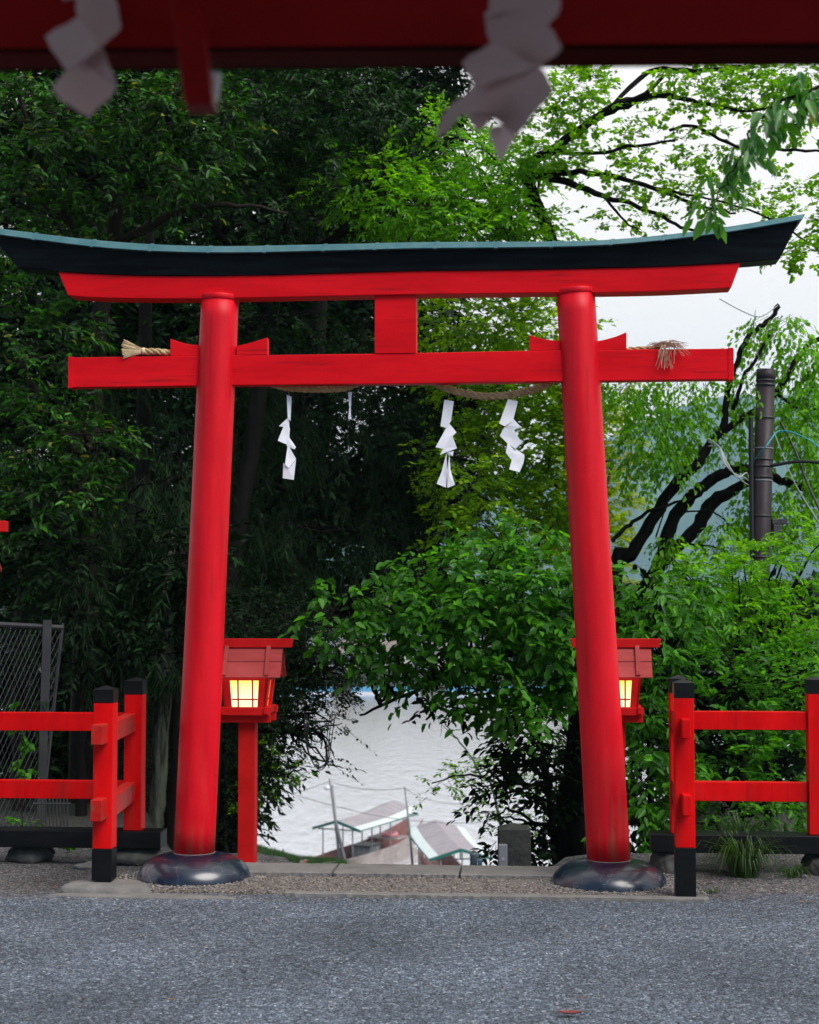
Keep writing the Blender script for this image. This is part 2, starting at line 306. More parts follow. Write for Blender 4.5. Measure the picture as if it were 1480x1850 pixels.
# ------------------------------------------------------------ foliage
def unit(a): return a / np.maximum(np.linalg.norm(a, axis=-1, keepdims=True), 1e-9)
def leaf_mesh(pos, ax, nr, ln_, wd, fine):
    """numpy leaves: pos/ax/nr (n,3); length and width (n,)"""
    n = len(pos); sd_ = unit(np.cross(ax, nr)); nr = np.cross(sd_, ax)
    ln_ = ln_[:, None]; wd = wd[:, None]
    if fine:
        v = np.stack([pos, pos + ax * ln_ * .45 + sd_ * wd * .5, pos + ax * ln_ - nr * ln_ * .12, pos + ax * ln_ * .45 - sd_ * wd * .5], 1)
        idx = np.arange(4)[None] + 4 * np.arange(n)[:, None]
        return v.reshape(-1, 3), idx.reshape(-1), np.full(n, 4)
    a = pos + ax * ln_ * .3 + nr * ln_ * .03; b = pos + ax * ln_ * .68 - nr * ln_ * .04; up = nr * wd * .12
    v = np.stack([pos, a + sd_ * wd * .5 + up, b + sd_ * wd * .40 + up, pos + ax * ln_ - nr * ln_ * .16, b - sd_ * wd * .40 + up, a - sd_ * wd * .5 + up], 1)
    v6 = v.reshape(-1, 3); base = 6 * np.arange(n)[:, None]
    idx = (np.array([[0, 1, 2, 3, 0, 3, 4, 5]]) + base).reshape(-1)     # two quads folded on the midrib
    return v6, idx, np.full(2 * n, 4)
def noise3(p, s, seed):
    r = np.random.default_rng(seed); o = np.zeros(len(p))
    for k in range(5):
        d = r.normal(size=3); d /= np.linalg.norm(d); o += np.sin(p @ d * s * (1 + .5 * k) + r.uniform(0, 6.28)) / (1 + .35 * k)
    return o / 2.2
def crown(name, blobs, parent, lmat, size=.07, ratio=.4, density=1.0, per=12, spray=.28, flat=.35, droop=.15, gap=.0, gscale=1.6, fine=False, tw=M['bark_d'], shell=.6, twigw=.0025, seed=1, hang=0.):
    """blobs: (px,py,depth, rx_px, ry_px, rdepth_m[, weight])"""
    rg = np.random.default_rng(seed * 77 + 5); VS = []; IX = []; CT = []; MI = []; off = 0
    org = np.array(parent.location) if parent is not None else np.zeros(3)
    for bi, b in enumerate(blobs):
        px, py, D, rx, ry, rd = b[:6]; wgt = b[6] if len(b) > 6 else 1
        c = np.array(P(px, py, D)); sc = D / F; r3 = np.array([rx * sc, rd, ry * sc])
        vol = r3[0] * r3[1] * r3[2] * 4.19; area = (r3[0] * r3[2]) ** .5
        ns = int(density * wgt * (r3[0] * r3[2] * 3.14) * (1 + rd) * 46 * DENS * (.07 / size) ** 1.6 * 12 / per)
        if ns < 3: ns = 3
        d = unit(rg.normal(size=(ns, 3))); rr = rg.uniform(0, 1, ns) ** (1 / 3.) * (1 - shell) + shell * rg.uniform(.55, 1.08, ns)
        bump_ = 1 + .28 * noise3(d * 2.0, 2.2, bi + seed)
        q = c + d * (rr * bump_)[:, None] * r3
        keep = noise3(q, gscale * 2.2, seed + 3) > (-1.2 + gap * 1.2)
        keep &= q[:, 2] > np.array([terrain(a_, b_) for a_, b_ in q[:, :2]]) + .03 if True else keep
        q = q[keep]; d = d[keep]; ns = len(q)
        if ns == 0: continue
        dr = unit(d * np.array([1, 1, .5]) + rg.normal(size=(ns, 3)) * .6 * np.array([1, 1, flat]) + np.array([0, 0, -droop - hang]))
        L_ = spray * rg.uniform(.6, 1.35, ns)
        side = unit(np.cross(dr, np.array([0, 0, 1.]) + rg.normal(size=(ns, 3)) * .25))
        upn = np.cross(side, dr)
        t = (np.arange(per)[None] + rg.uniform(.0, .9, (ns, per))) / per
        pos = q[:, None] + dr[:, None] * (t * L_[:, None])[..., None] - np.array([0, 0, 1.]) * (droop * L_[:, None] * t * t * .9)[..., None]
        sg = np.where(np.arange(per) % 2 == 0, 1, -1)[None, :, None]
        ax = unit(dr[:, None] * (.35 + .8 * t[..., None]) + side[:, None] * sg * .8 + rg.normal(size=(ns, per, 3)) * .28 + np.array([0, 0, -droop * .8 - hang]))
        nr = unit(upn[:, None] + rg.normal(size=(ns, per, 3)) * .42)
        sz = size * rg.uniform(.6, 1.2, (ns, per)) * (1.05 - .3 * np.abs(t - .4))
        pos = pos.reshape(-1, 3) + rg.normal(size=(ns * per, 3)) * size * .15
        v, ix, ct = leaf_mesh(pos, ax.reshape(-1, 3), nr.reshape(-1, 3), sz.reshape(-1), sz.reshape(-1) * ratio, fine)
        VS.append(v); IX.append(ix + off); CT.append(ct); MI.append(np.zeros(len(ct), int)); off += len(v)
        # twigs: thin three-sided blades
        q0 = q - (dr * (L_ * .35)[:, None]); q1 = q + dr * L_[:, None] * .95 - np.array([0, 0, 1.]) * (droop * L_ * .8)[:, None]
        a = side * twigw; bb = upn * twigw
        v = np.stack([q0 + a, q0 - a, q0 + bb * 1.4, q1], 1).reshape(-1, 3)
        ix = (np.array([[0, 2, 3, 1, 3, 2]]) + 4 * np.arange(ns)[:, None]).reshape(-1)
        VS.append(v); IX.append(ix + off); CT.append(np.full(2 * ns, 3)); MI.append(np.ones(2 * ns, int)); off += len(v)
    if not VS: return None
    vs = np.concatenate(VS) - org; ix = np.concatenate(IX); ct = np.concatenate(CT); mi = np.concatenate(MI)
    me = bpy.data.meshes.new(name); me.vertices.add(len(vs)); me.vertices.foreach_set('co', vs.astype(np.float32).ravel())
    me.loops.add(len(ix)); me.loops.foreach_set('vertex_index', ix.astype(np.int32))
    me.polygons.add(len(ct)); st = np.concatenate([[0], np.cumsum(ct)[:-1]]); me.polygons.foreach_set('loop_start', st.astype(np.int32)); 
    try: me.polygons.foreach_set('loop_total', ct.astype(np.int32))
    except Exception: pass
    me.polygons.foreach_set('material_index', mi.astype(np.int32))
    me.materials.append(lmat); me.materials.append(tw); me.update(calc_edges=True)
    o = bpy.data.objects.new(name, me); COL.objects.link(o)
    if parent is not None: o.parent = parent
    NLEAF[0] += len(ct); return o
NLEAF = [0]; DENS = 2.6
def tree(name, label, cat, base, limbs, blobs, lmat, barkm, group=None, auto=0, **kw):
    """base (px, depth); limbs: lists of (px,py|None,depth,r_px); first is the trunk and starts on the ground."""
    g = G(*base); root = empty(name, g, 0, label, cat, group); org = g
    mb_ = MB(); allp = []
    for li, l in enumerate(limbs):
        pts = []
        for (x, y, D, r) in l:
            p = G(x, D) - Vector((0, 0, .15)) if y is None else P(x, y, D)
            pts.append((*(p - org), r * D / F))
        sp = smoothpath(pts, 5, .006 if len(l) > 2 else 0)
        if li == 0 and l[0][1] is None:
            for k in range(3): sp[k][3] *= (1.35, 1.15, 1.05)[k]
        mb_.tube([q[:3] for q in sp], [max(q[3], .002) * (1 + .06 * math.sin(i * 2.3)) for i, q in enumerate(sp)], 10 if li == 0 else 7)
        allp += [Vector(q[:3]) for q in sp]
    rg = random.Random(len(label))
    for b in blobs[:auto or None] if auto != -1 else []:
        c = P(*b[:3]) - org; near = min(allp, key=lambda q: (q - c).length + max(0, (q.z - c.z)) * .8)
        sc = b[2] / F
        for j in range(3):
            e = c + Vector((rg.uniform(-.8, .8) * b[3] * sc, rg.uniform(-.6, .6) * b[5], rg.uniform(-.5, .8) * b[4] * sc))
            mid = near.lerp(e, .5) + Vector((rg.uniform(-.12, .12), rg.uniform(-.1, .1), rg.uniform(-.05, .18)))
            r0 = .012 + .006 * (e - near).length
            sp = smoothpath([(*near, r0), (*near.lerp(mid, .55), r0 * .8), (*mid, r0 * .6), (*e, .004)], 4, .012)
            mb_.tube([q[:3] for q in sp], [q[3] for q in sp], 5)
    mb_.build('trunk', barkm, root, smooth=True)
    crown('crown', blobs, root, lmat, tw=barkm, **kw)
    return root

# ------------------------------------------------------------ setting: ground, water, hills
def ground_mat():
    m = bpy.data.materials.new('ground'); m.use_nodes = True; t = m.node_tree; b = t.nodes['Principled BSDF']; nd = t.nodes.new; ln = t.links.new
    co = nd('ShaderNodeTexCoord'); OBJ = co.outputs['Object']
    v = nd('ShaderNodeTexVoronoi'); v.inputs['Scale'].default_value = 78; ln(OBJ, v.inputs[0])
    v2 = nd('ShaderNodeTexVoronoi'); v2.inputs['Scale'].default_value = 36; ln(OBJ, v2.inputs[0])
    sx = nd('ShaderNodeSeparateColor'); ln(v.outputs['Color'], sx.inputs[0])
    cr = nd('ShaderNodeValToRGB'); e = cr.color_ramp.elements
    e[0].color = (.05, .06, .075, 1); e[1].color = (.40, .46, .53, 1)
    for p_, c_ in ((.2, (.080, .104, .136)), (.66, (.142, .176, .224)), (.93, (.215, .26, .315))): q = e.new(p_); q.color = (*c_, 1)
    ln(sx.outputs[0], cr.inputs[0])
    ve = nd('ShaderNodeTexVoronoi'); ve.feature = 'DISTANCE_TO_EDGE'; ve.inputs['Scale'].default_value = 52; ln(OBJ, ve.inputs[0])
    re_ = nd('ShaderNodeMapRange'); re_.inputs[1].default_value = .02; re_.inputs[2].default_value = .16; re_.inputs[3].default_value = .3; re_.inputs[4].default_value = 1; ln(ve.outputs['Distance'], re_.inputs[0])
    n = nd('ShaderNodeTexNoise'); n.inputs['Scale'].default_value = 1.1; n.inputs['Detail'].default_value = 7; ln(OBJ, n.inputs[0])
    r = nd('ShaderNodeMapRange'); r.inputs[1].default_value = .3; r.inputs[2].default_value = .7; r.inputs[3].default_value = .68; r.inputs[4].default_value = 1.22; ln(n.outputs['Fac'], r.inputs[0])
    mu = nd('ShaderNodeMix'); mu.data_type = 'RGBA'; mu.blend_type = 'MULTIPLY'; mu.inputs[0].default_value = 1; ln(cr.outputs[0], mu.inputs[6]); me_ = nd('ShaderNodeMath'); me_.operation = 'MULTIPLY'; ln(r.outputs[0], me_.inputs[0]); ln(re_.outputs[0], me_.inputs[1]); ln(me_.outputs[0], mu.inputs[7])
    # brown grit where leaf litter collects, near and beyond the fence line
    sp = nd('ShaderNodeSeparateXYZ'); ln(OBJ, sp.inputs[0])
    ry = nd('ShaderNodeMapRange'); ry.inputs[1].default_value = 8.55; ry.inputs[2].default_value = 9.15; ln(sp.outputs['Y'], ry.inputs[0])
    n2 = nd('ShaderNodeTexNoise'); n2.inputs['Scale'].default_value = 5; n2.inputs['Detail'].default_value = 8; ln(OBJ, n2.inputs[0])
    a_ = nd('ShaderNodeMath'); a_.operation = 'ADD'; ln(ry.outputs[0], a_.inputs[0]); ln(n2.outputs['Fac'], a_.inputs[1])
    r2 = nd('ShaderNodeMapRange'); r2.inputs[1].default_value = .75; r2.inputs[2].default_value = 1.35; ln(a_.outputs[0], r2.inputs[0])
    br = nd('ShaderNodeMix'); br.data_type = 'RGBA'; br.blend_type = 'MULTIPLY'; ln(r2.outputs[0], br.inputs[0]); ln(mu.outputs[2], br.inputs[6]); br.inputs[7].default_value = (1.05, .82, .66, 1)
    # soil and grass down the bank
    rz = nd('ShaderNodeMapRange'); rz.inputs[1].default_value = 10.6; rz.inputs[2].default_value = 12.5; ln(sp.outputs['Y'], rz.inputs[0])
    gr = nd('ShaderNodeMix'); gr.data_type = 'RGBA'; ln(n2.outputs['Fac'], gr.inputs[0]); gr.inputs[6].default_value = (.008, .010, .006, 1); gr.inputs[7].default_value = (.014, .020, .008, 1)
    s2 = nd('ShaderNodeMix'); s2.data_type = 'RGBA'; ln(rz.outputs[0], s2.inputs[0]); ln(br.outputs[2], s2.inputs[6]); ln(gr.outputs[2], s2.inputs[7])
    # pale path along the river shore
    rf = nd('ShaderNodeMapRange'); rf.inputs[1].default_value = 45; rf.inputs[2].default_value = 60; ln(sp.outputs['Y'], rf.inputs[0])
    rg_ = nd('ShaderNodeMapRange'); rg_.inputs[1].default_value = 230; rg_.inputs[2].default_value = 200; ln(sp.outputs['Y'], rg_.inputs[0])
    mm = nd('ShaderNodeMath'); mm.operation = 'MULTIPLY'; ln(rf.outputs[0], mm.inputs[0]); ln(rg_.outputs[0], mm.inputs[1])
    s3 = nd('ShaderNodeMix'); s3.data_type = 'RGBA'; ln(mm.outputs[0], s3.inputs[0]); ln(s2.outputs[2], s3.inputs[6]); s3.inputs[7].default_value = (.24, .24, .235, 1)
    ln(s3.outputs[2], b.inputs['Base Color']); b.inputs['Roughness'].default_value = .8; b.inputs['Specular IOR Level'].default_value = .3
    ad = nd('ShaderNodeMath'); ad.operation = 'MULTIPLY_ADD'; ln(v2.outputs['Distance'], ad.inputs[0]); ad.inputs[1].default_value = .8; ln(v.outputs['Distance'], ad.inputs[2])
    bp = nd('ShaderNodeBump'); bp.invert = True; bp.inputs['Strength'].default_value = 1.0; bp.inputs['Distance'].default_value = .010; ln(ad.outputs[0], bp.inputs['Height']); ln(bp.outputs[0], b.inputs['Normal'])
    return m
xs = np.unique(np.concatenate([np.linspace(-1480, -40, 24), np.linspace(-40, -6, 22), np.linspace(-6, 6, 61), np.linspace(6, 40, 22), np.linspace(40, 1480, 24)]))
ys = np.unique(np.concatenate([np.linspace(-55, 4, 16), np.linspace(4, 16, 61), np.linspace(16, 95, 80), np.linspace(95, 230, 14), np.linspace(230, 262, 20), np.linspace(262, 2540, 24)]))
XX, YY = np.meshgrid(xs, ys); ZZ = terrain(XX, YY)
g = MB(); g.v = list(map(tuple, np.stack([XX, YY, ZZ], -1).reshape(-1, 3))); nx = len(xs)
g.f = [(j * nx + i, j * nx + i + 1, (j + 1) * nx + i + 1, (j + 1) * nx + i) for j in range(len(ys) - 1) for i in range(nx - 1)]; g.mi = [0] * len(g.f)
gm = ground_mat()
tag(g.build('ground', gm, smooth=True), 'grey gravelly asphalt forecourt running down a bank to the river', kind='structure')
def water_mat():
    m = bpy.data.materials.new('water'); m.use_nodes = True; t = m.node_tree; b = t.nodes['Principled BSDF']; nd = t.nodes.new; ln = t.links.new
    b.inputs['Base Color'].default_value = (.92, .90, .93, 1); b.inputs['Metallic'].default_value = .96; b.inputs['Roughness'].default_value = .2; b.inputs['Specular IOR Level'].default_value = 1.0  # near-white metal base stands in for a brighter sky reflection
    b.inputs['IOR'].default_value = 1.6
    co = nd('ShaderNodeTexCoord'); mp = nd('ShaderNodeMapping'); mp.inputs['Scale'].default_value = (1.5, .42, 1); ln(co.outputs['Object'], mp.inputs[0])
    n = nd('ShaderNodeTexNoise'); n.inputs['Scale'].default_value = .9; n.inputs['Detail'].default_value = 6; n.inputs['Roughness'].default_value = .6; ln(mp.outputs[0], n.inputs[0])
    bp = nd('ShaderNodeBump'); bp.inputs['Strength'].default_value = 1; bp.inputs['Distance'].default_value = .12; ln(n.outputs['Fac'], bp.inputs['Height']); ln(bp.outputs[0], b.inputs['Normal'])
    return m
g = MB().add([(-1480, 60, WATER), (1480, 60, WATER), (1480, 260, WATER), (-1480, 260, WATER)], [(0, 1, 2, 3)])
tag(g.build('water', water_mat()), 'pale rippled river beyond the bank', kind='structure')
# hills
hm = mat('forest_hill', (.02, .05, .035), .9, .1, var=(.09, .16, .09), vscale=.018, bump=1, bscale=.1)
def hill(y0, hts, depth, name, seed):
    rg = np.random.default_rng(seed); n = 90; m_ = 26; xs_ = np.linspace(-1460, 1460, n); g = MB()
    hx = [h[0] for h in hts]; hz = [h[1] for h in hts]
    for j in range(m_):
        t = j / (m_ - 1)
        for x in xs_:
            h = np.interp(x, hx, hz); z = h * math.sin(math.pi * min(t, .5)) ** .8 + WATER + 4
            z += (math.sin(x * .045 + seed + t * 5) * 3 + math.sin(x * .11 + t * 9) * 1.8) * min(1, t * 3) + rg.normal(0, .9)
            g.v.append((x, y0 + depth * t, z))
    g.f = [(j * n + i, j * n + i + 1, (j + 1) * n + i + 1, (j + 1) * n + i) for j in range(m_ - 1) for i in range(n - 1)]; g.mi = [0] * len(g.f)
    tag(g.build(name, hm, smooth=True), 'wooded hills across the river fading to blue', kind='structure')
hill(2000, [(-1400, 230), (-400, 200), (0, 180), (190, 200), (275, 240), (390, 290), (620, 310), (1400, 270)], 480, 'hills', 4)

# ------------------------------------------------------------ forecourt edging
def loc_obj(name, rootname=None): pass
RZ = -YAW
kb = empty('kerb', W(0, 0, 0), RZ, 'worn pale concrete kerb slab between the two black footings, behind the gravel strip', 'kerb')
s0, _ = T(388, 1565, .15); s1, _ = T(1062, 1570, .15)
def rough_slab(x0, x1, y0, y1, z0, z1, n, seed, jit=.006):
    rg = random.Random(seed); top = []; g = MB(); vs = []
    for i in range(n + 1):
        x = x0 + (x1 - x0) * i / n
        a = y0 + rg.uniform(-jit, jit); b = y1 + rg.uniform(-jit, jit)
        vs += [(x, a - .006, z0), (x, a, z1 - .006 + rg.uniform(-.002, .002)), (x, a + .012, z1), (x, b - .012, z1), (x, b, z1 - .006), (x, b + .004, z0)]
    fs = [(6 * i + j, 6 * i + 6 + j, 6 * i + 7 + j, 6 * i + 1 + j) for i in range(n) for j in range(5)] + [(0, 1, 2, 3, 4, 5), tuple(6 * n + k for k in range(5, -1, -1))]
    return g.add(vs, fs)
sc1, _ = T(604, 1566, .15); sc2, _ = T(832, 1566, .15)
for a, b, sd_ in ((s0 - .25, sc1 - .008, 1), (sc1 + .006, sc2 - .008, 2), (sc2 + .006, s1 + .25, 3)):
    rough_slab(a, b, .07, .40, -.1, .035, 40, sd_).build('slab', M['conc'], kb, smooth=False)
fk = empty('kerb', W(0, 0, 0), RZ, 'thin sunken concrete edging along the front of the gravel strip', 'kerb')
a0, _ = T(520, 1618, -.42); a1, _ = T(1278, 1625, -.42)
rough_slab(a0, a1, -.52, -.455, -.05, .022, 80, 5, .006).build('slab', M['conc'], fk)
# gravel strip between the kerbs
def grit_mat():
    m = bpy.data.materials.new('brown_grit'); m.use_nodes = True; t = m.node_tree; b = t.nodes['Principled BSDF']; nd = t.nodes.new; ln = t.links.new
    co = nd('ShaderNodeTexCoord'); v = nd('ShaderNodeTexVoronoi'); v.inputs['Scale'].default_value = 85; ln(co.outputs['Object'], v.inputs[0])
    sx = nd('ShaderNodeSeparateColor'); ln(v.outputs['Color'], sx.inputs[0]); cr = nd('ShaderNodeValToRGB'); e = cr.color_ramp.elements
    e[0].color = (.055, .048, .042, 1); e[1].color = (.24, .21, .185, 1); q = e.new(.5); q.color = (.135, .115, .10, 1); ln(sx.outputs[1], cr.inputs[0])
    n = nd('ShaderNodeTexNoise'); n.inputs['Scale'].default_value = 2.2; n.inputs['Detail'].default_value = 6; ln(co.outputs['Object'], n.inputs[0])
    r = nd('ShaderNodeMapRange'); r.inputs[1].default_value = .5; r.inputs[2].default_value = .62; ln(n.outputs['Fac'], r.inputs[0])
    x = nd('ShaderNodeMix'); x.data_type = 'RGBA'; ln(r.outputs[0], x.inputs[0]); ln(cr.outputs[0], x.inputs[6]); x.inputs[7].default_value = (.15, .13, .115, 1)
    ln(x.outputs[2], b.inputs['Base Color']); b.inputs['Roughness'].default_value = .9
    bp = nd('ShaderNodeBump'); bp.invert = True; bp.inputs['Strength'].default_value = 1; bp.inputs['Distance'].default_value = .01; ln(v.outputs['Distance'], bp.inputs['Height']); ln(bp.outputs[0], b.inputs['Normal'])
    return m
gs = rough_slab(a0 - .95, a1 - .1, -.452, .068, -.04, .012, 60, 8, .0)
o = gs.build('gravel_strip', grit_mat()); o.location = W(0, 0, 0); o.rotation_euler = (0, 0, RZ); tag(o, 'strip of brown grit between the kerbs', kind='structure')
# loose stones
pb = MB(); rg = random.Random(3)
def pebble(mbx, c, r, rg):
    vs = []
    for i in range(6):
        d = [(1, 0, 0), (-1, 0, 0), (0, 1, 0), (0, -1, 0), (0, 0, 1), (0, 0, -1)][i]
        k = rg.uniform(.6, 1.2) * r; vs.append((c[0] + d[0] * k, c[1] + d[1] * k * rg.uniform(.6, 1), c[2] + d[2] * k * .6))
    m_ = rg.randint(0, 2)
    mbx.add(vs, [(0, 2, 4), (2, 1, 4), (1, 3, 4), (3, 0, 4), (2, 0, 5), (1, 2, 5), (3, 1, 5), (0, 3, 5)], m_)
for i in range(9000):
    q = rg.random()
    if q < .38: s_, d_ = rg.uniform(a0 - .9, a1), rg.uniform(-.45, .07); z = .014
    elif q < .55:
        cx = rg.choice([T(350, 1560)[0], T(1099, 1560)[0]]); an = rg.uniform(0, 6.28); k = rg.gauss(.36, .035); s_, d_, z = cx + k * math.cos(an), k * math.sin(an) * 1.0, .016
    else: s_, d_ = rg.uniform(-2.6, 2.6), rg.uniform(-1.5, .4) - (rg.random() ** 2) * 2; z = .002
    r_ = rg.uniform(.003, .0085) * (1.25 if q < .55 else .9)
    p = W(s_, d_, z); pebble(pb, p, r_, rg)
tag(pb.build('loose_gravel', [mat('pebble_a', (.16, .15, .145), .8), mat('pebble_b', (.08, .078, .08), .8), mat('pebble_c', (.23, .2, .17), .8)]), 'loose gravel chips scattered over the forecourt', kind='stuff')
# leaf litter near fence line
lt = MB(); 
for i in range(1500):
    s_ = rg.uniform(-2.8, 2.8); d_ = rg.uniform(-.55, .9) if abs(s_) > 1.3 else rg.uniform(-.45, .06)
    if abs(s_) < 1.3 and rg.random() < .6: continue
    c = W(s_, d_, .012 + (.006 if abs(s_) < 1.6 else 0)); an = rg.uniform(0, 6.28); l = rg.uniform(.006, .02); u_ = Vector((math.cos(an), math.sin(an), rg.uniform(-.2, .3))) * l; v_ = Vector((-math.sin(an), math.cos(an), rg.uniform(-.2, .2))) * l * .35
    lt.add([c - u_, c + v_, c + u_, c - v_], [(0, 1, 2, 3)])
tag(lt.build('leaf_litter', mat('litter', (.10, .06, .04), .9, var=(.03, .02, .015), vscale=40)), 'crumbs of dry leaf litter along the fences and footings', kind='stuff')

# ------------------------------------------------------------ torii
tor = empty('torii_gate', W(0, 0, 0), RZ, 'large vermilion wooden torii gate with black lintel and green copper cap spanning the forecourt', 'torii gate')
def tl(pts, d=0): return [T(x, y, d) for x, y in pts]
def resample(pts, n, x0=None, x1=None):
    xs_ = [p[0] for p in pts]; zs_ = [p[1] for p in pts]; x0 = xs_[0] if x0 is None else x0; x1 = xs_[-1] if x1 is None else x1
    k = 5; u = np.linspace(x0, x1, n); zz = np.interp(u, xs_, zs_)
    ker = np.array([1, 2, 3, 2, 1]) / 9.; zp = np.concatenate([[zz[0] * 2 - zz[2], zz[0] * 2 - zz[1]], zz, [zz[-1] * 2 - zz[-2], zz[-1] * 2 - zz[-3]]])
    return list(zip(u, np.convolve(zp, ker, 'valid')))
def beam(topc, botc, xt0, xt1, xb0, xb1, n=60):
    t_ = resample(topc, n, xt0, xt1); b_ = resample(botc, n, xb0, xb1); return t_, b_
dK = -.13
capt = tl([(-60, 405), (0, 412), (75, 422), (160, 432), (260, 440), (360, 444), (460, 443.5), (550, 441), (660, 439), (740, 436.5), (865, 436), (970, 435.5), (1075, 434), (1180, 426), (1290, 412.5), (1385, 397.5), (1456, 385)], dK)
capb = tl([(-60, 415), (0, 424), (75, 434), (160, 445), (260, 453), (360, 456), (460, 456), (550, 453.5), (660, 451), (740, 448.5), (865, 447.5), (970, 446.5), (1075, 444), (1180, 436), (1290, 423), (1385, 408), (1450, 396)], dK)
t_, b_ = beam(capt, capb, T(-34, 408, dK)[0], T(1456, 386, dK)[0], T(-28, 418, dK)[0], T(1450, 396, dK)[0])
cap = MB().strip(t_, b_, dK, .13, dK + .012, .118)
rgc = random.Random(5)
for i in range(13):                           # sheet seams
    x = T(60 + i * 104 + rgc.uniform(-6, 6), 430, dK)[0]
    z1 = np.interp(x, [p[0] for p in t_], [p[1] for p in t_]); z0 = np.interp(x, [p[0] for p in b_], [p[1] for p in b_])
    cap.hexa([(x - .018, dK - .0035, z0 - .004), (x + .004, dK - .0035, z0 - .004), (x + .004, .133, z0 - .004), (x - .018, .133, z0 - .004), (x, dK + .0085, z1 + .003), (x + .022, dK + .0085, z1 + .003), (x + .022, .12, z1 + .003), (x, .12, z1 + .003)])
cap.build('copper_cap', M['copper'], tor, bevel=.003)
dB = -.10
blt = tl([(-60, 415), (0, 423), (75, 433), (160, 444), (260, 452), (360, 455.5), (460, 455), (550, 452.5), (660, 450), (740, 447.5), (865, 446.5), (970, 445.5), (1075, 443), (1180, 435), (1290, 422), (1385, 407), (1450, 394)], dB)
blb = tl([(-60, 470), (30, 482), (105, 490), (200, 495), (300, 497.5), (500, 495.5), (740, 488), (990, 485.5), (1190, 480.5), (1340, 473), (1412, 466)], dB)
t_, b_ = beam(blt, blb, T(-22, 420, dB)[0], T(1446, 396, dB)[0], T(30, 482, dB)[0], T(1410, 466, dB)[0])
MB().strip(t_, b_, dB + .02, .08, dB, .10).build('lintel', M['black_k'], tor, bevel=.004)
dS = -.07
srt = tl([(60, 484), (105, 490), (200, 494.5), (300, 496.5), (500, 494.5), (740, 487), (990, 484.5), (1190, 479.5), (1340, 472)], dS)
srb = tl([(100, 530), (125, 534), (150, 537.5), (260, 539.5), (370, 539.5), (500, 537), (740, 532), (1000, 528.5), (1075, 529), (1200, 526.5), (1322, 520)], dS)
t_, b_ = beam(srt, srb, T(105, 490, dS)[0], T(1339, 472, dS)[0], T(123, 534, dS)[0], T(1321, 520, dS)[0])
MB().strip([(x, z - .001) for x, z in t_], b_, dS, .07).build('upper_beam', M['red_h'], tor, bevel=.005)
# pillars: px centre/half width at top and bottom
for (bx, by, bw, tx, ty, tw_) in ((351, 1540, 36.5, 398, 536, 34), (1100, 1553, 38.5, 1040, 525, 34.5)):
    sb, zb = T(bx, by); st, zt = T(tx, ty); rb = bw / F * W(sb, 0).y; rt = tw_ / F * W(st, 0).y
    m_ = MB(); pts = []; rad = []
    for i in range(25):
        t = i / 24; pts.append((sb + (st - sb) * t, 0, zb + (zt - zb) * t)); rad.append(rb + (rt - rb) * t + .0012 * math.sin(t * 9))
    m_.tube(pts, rad, 48); p = m_.build('pillar', M['red_v'], tor, smooth='auto')
    ax = Vector((st - sb, 0, zt - zb)).normalized(); topv = Vector((st, 0, zt))
    MB().tube([topv - ax * .03, topv - ax * .022, topv + ax * .0, topv + ax * .006], [rt + .001, rt + .007, rt + .007, rt + .004], 48).build('collar', M['red_v'], p, smooth='auto')
    # dark polished footing
    prof = [(.345, -.03), (.345, .005)]
    H = T(bx, by - 1)[1]; Rr = .327
    for k in range(1, 15):
        a = math.pi / 2 * k / 14; prof.append((max(rb * .9, Rr * math.cos(a) ** .8 if k < 14 else rb * .9), H * math.sin(a) ** .92 + .004))
    prof = [(Rr * .97, -.03), (Rr, .012)] + [q for q in prof[2:] if q[0] <= Rr]
    MB().lathe(prof, 64, (sb, 0, 0)).build('footing', M['gloss'], tor, smooth='auto')
    # mortar ring
    MB().tube([Vector((sb, 0, zb - .004)), Vector((sb, 0, zb + .004))], [rb + .006, rb + .003], 40).build('mortar_ring', M['conc'], tor)
# tie beam
dN = -.045
nt_ = tl([(123, 646), (358, 642.5), (677, 639), (1010, 632.5), (1326, 629.5)], dN); nb_ = tl([(123, 700), (425, 696), (740, 693), (1010, 689), (1326, 685)], dN)
MB().strip(nt_, nb_, dN, .045).build('tie_beam', M['red_h'], tor, bevel=.004)
for xx in (123, 1316):
    a, z0 = T(xx, 700 if xx < 700 else 685.5, dN - .004); b, z1 = T(xx + 9, 645 if xx < 700 else 629, dN - .004)
    MB().box(a, b, dN - .004, .049, z0 - .003, z1 + .003).build('end_cap', M['red_h'], tor, bevel=.002)
q = tl([(677, 532), (752, 531), (752, 638), (677, 639)], -.05)
MB().prism([(x, z) for x, z in q], -.05, .05).build('centre_strut', M['red_h'], tor, bevel=.003)
for w4 in ([(308, 612), (325, 618), (342, 622), (364, 624), (364, 642.5), (308, 643)], [(428, 625), (446, 621), (463, 616), (483, 609.5), (483, 640.5), (428, 641.5)],
           [(957, 605), (972, 610), (988, 613.5), (1012, 616), (1012, 632), (957, 633)], [(1076, 617), (1095, 613), (1113, 608), (1132, 600), (1132, 630.5), (1078, 632)]):
    MB().prism(tl(w4, -.035), -.035, .035).build('wedge', M['red_h'], tor, bevel=.002)

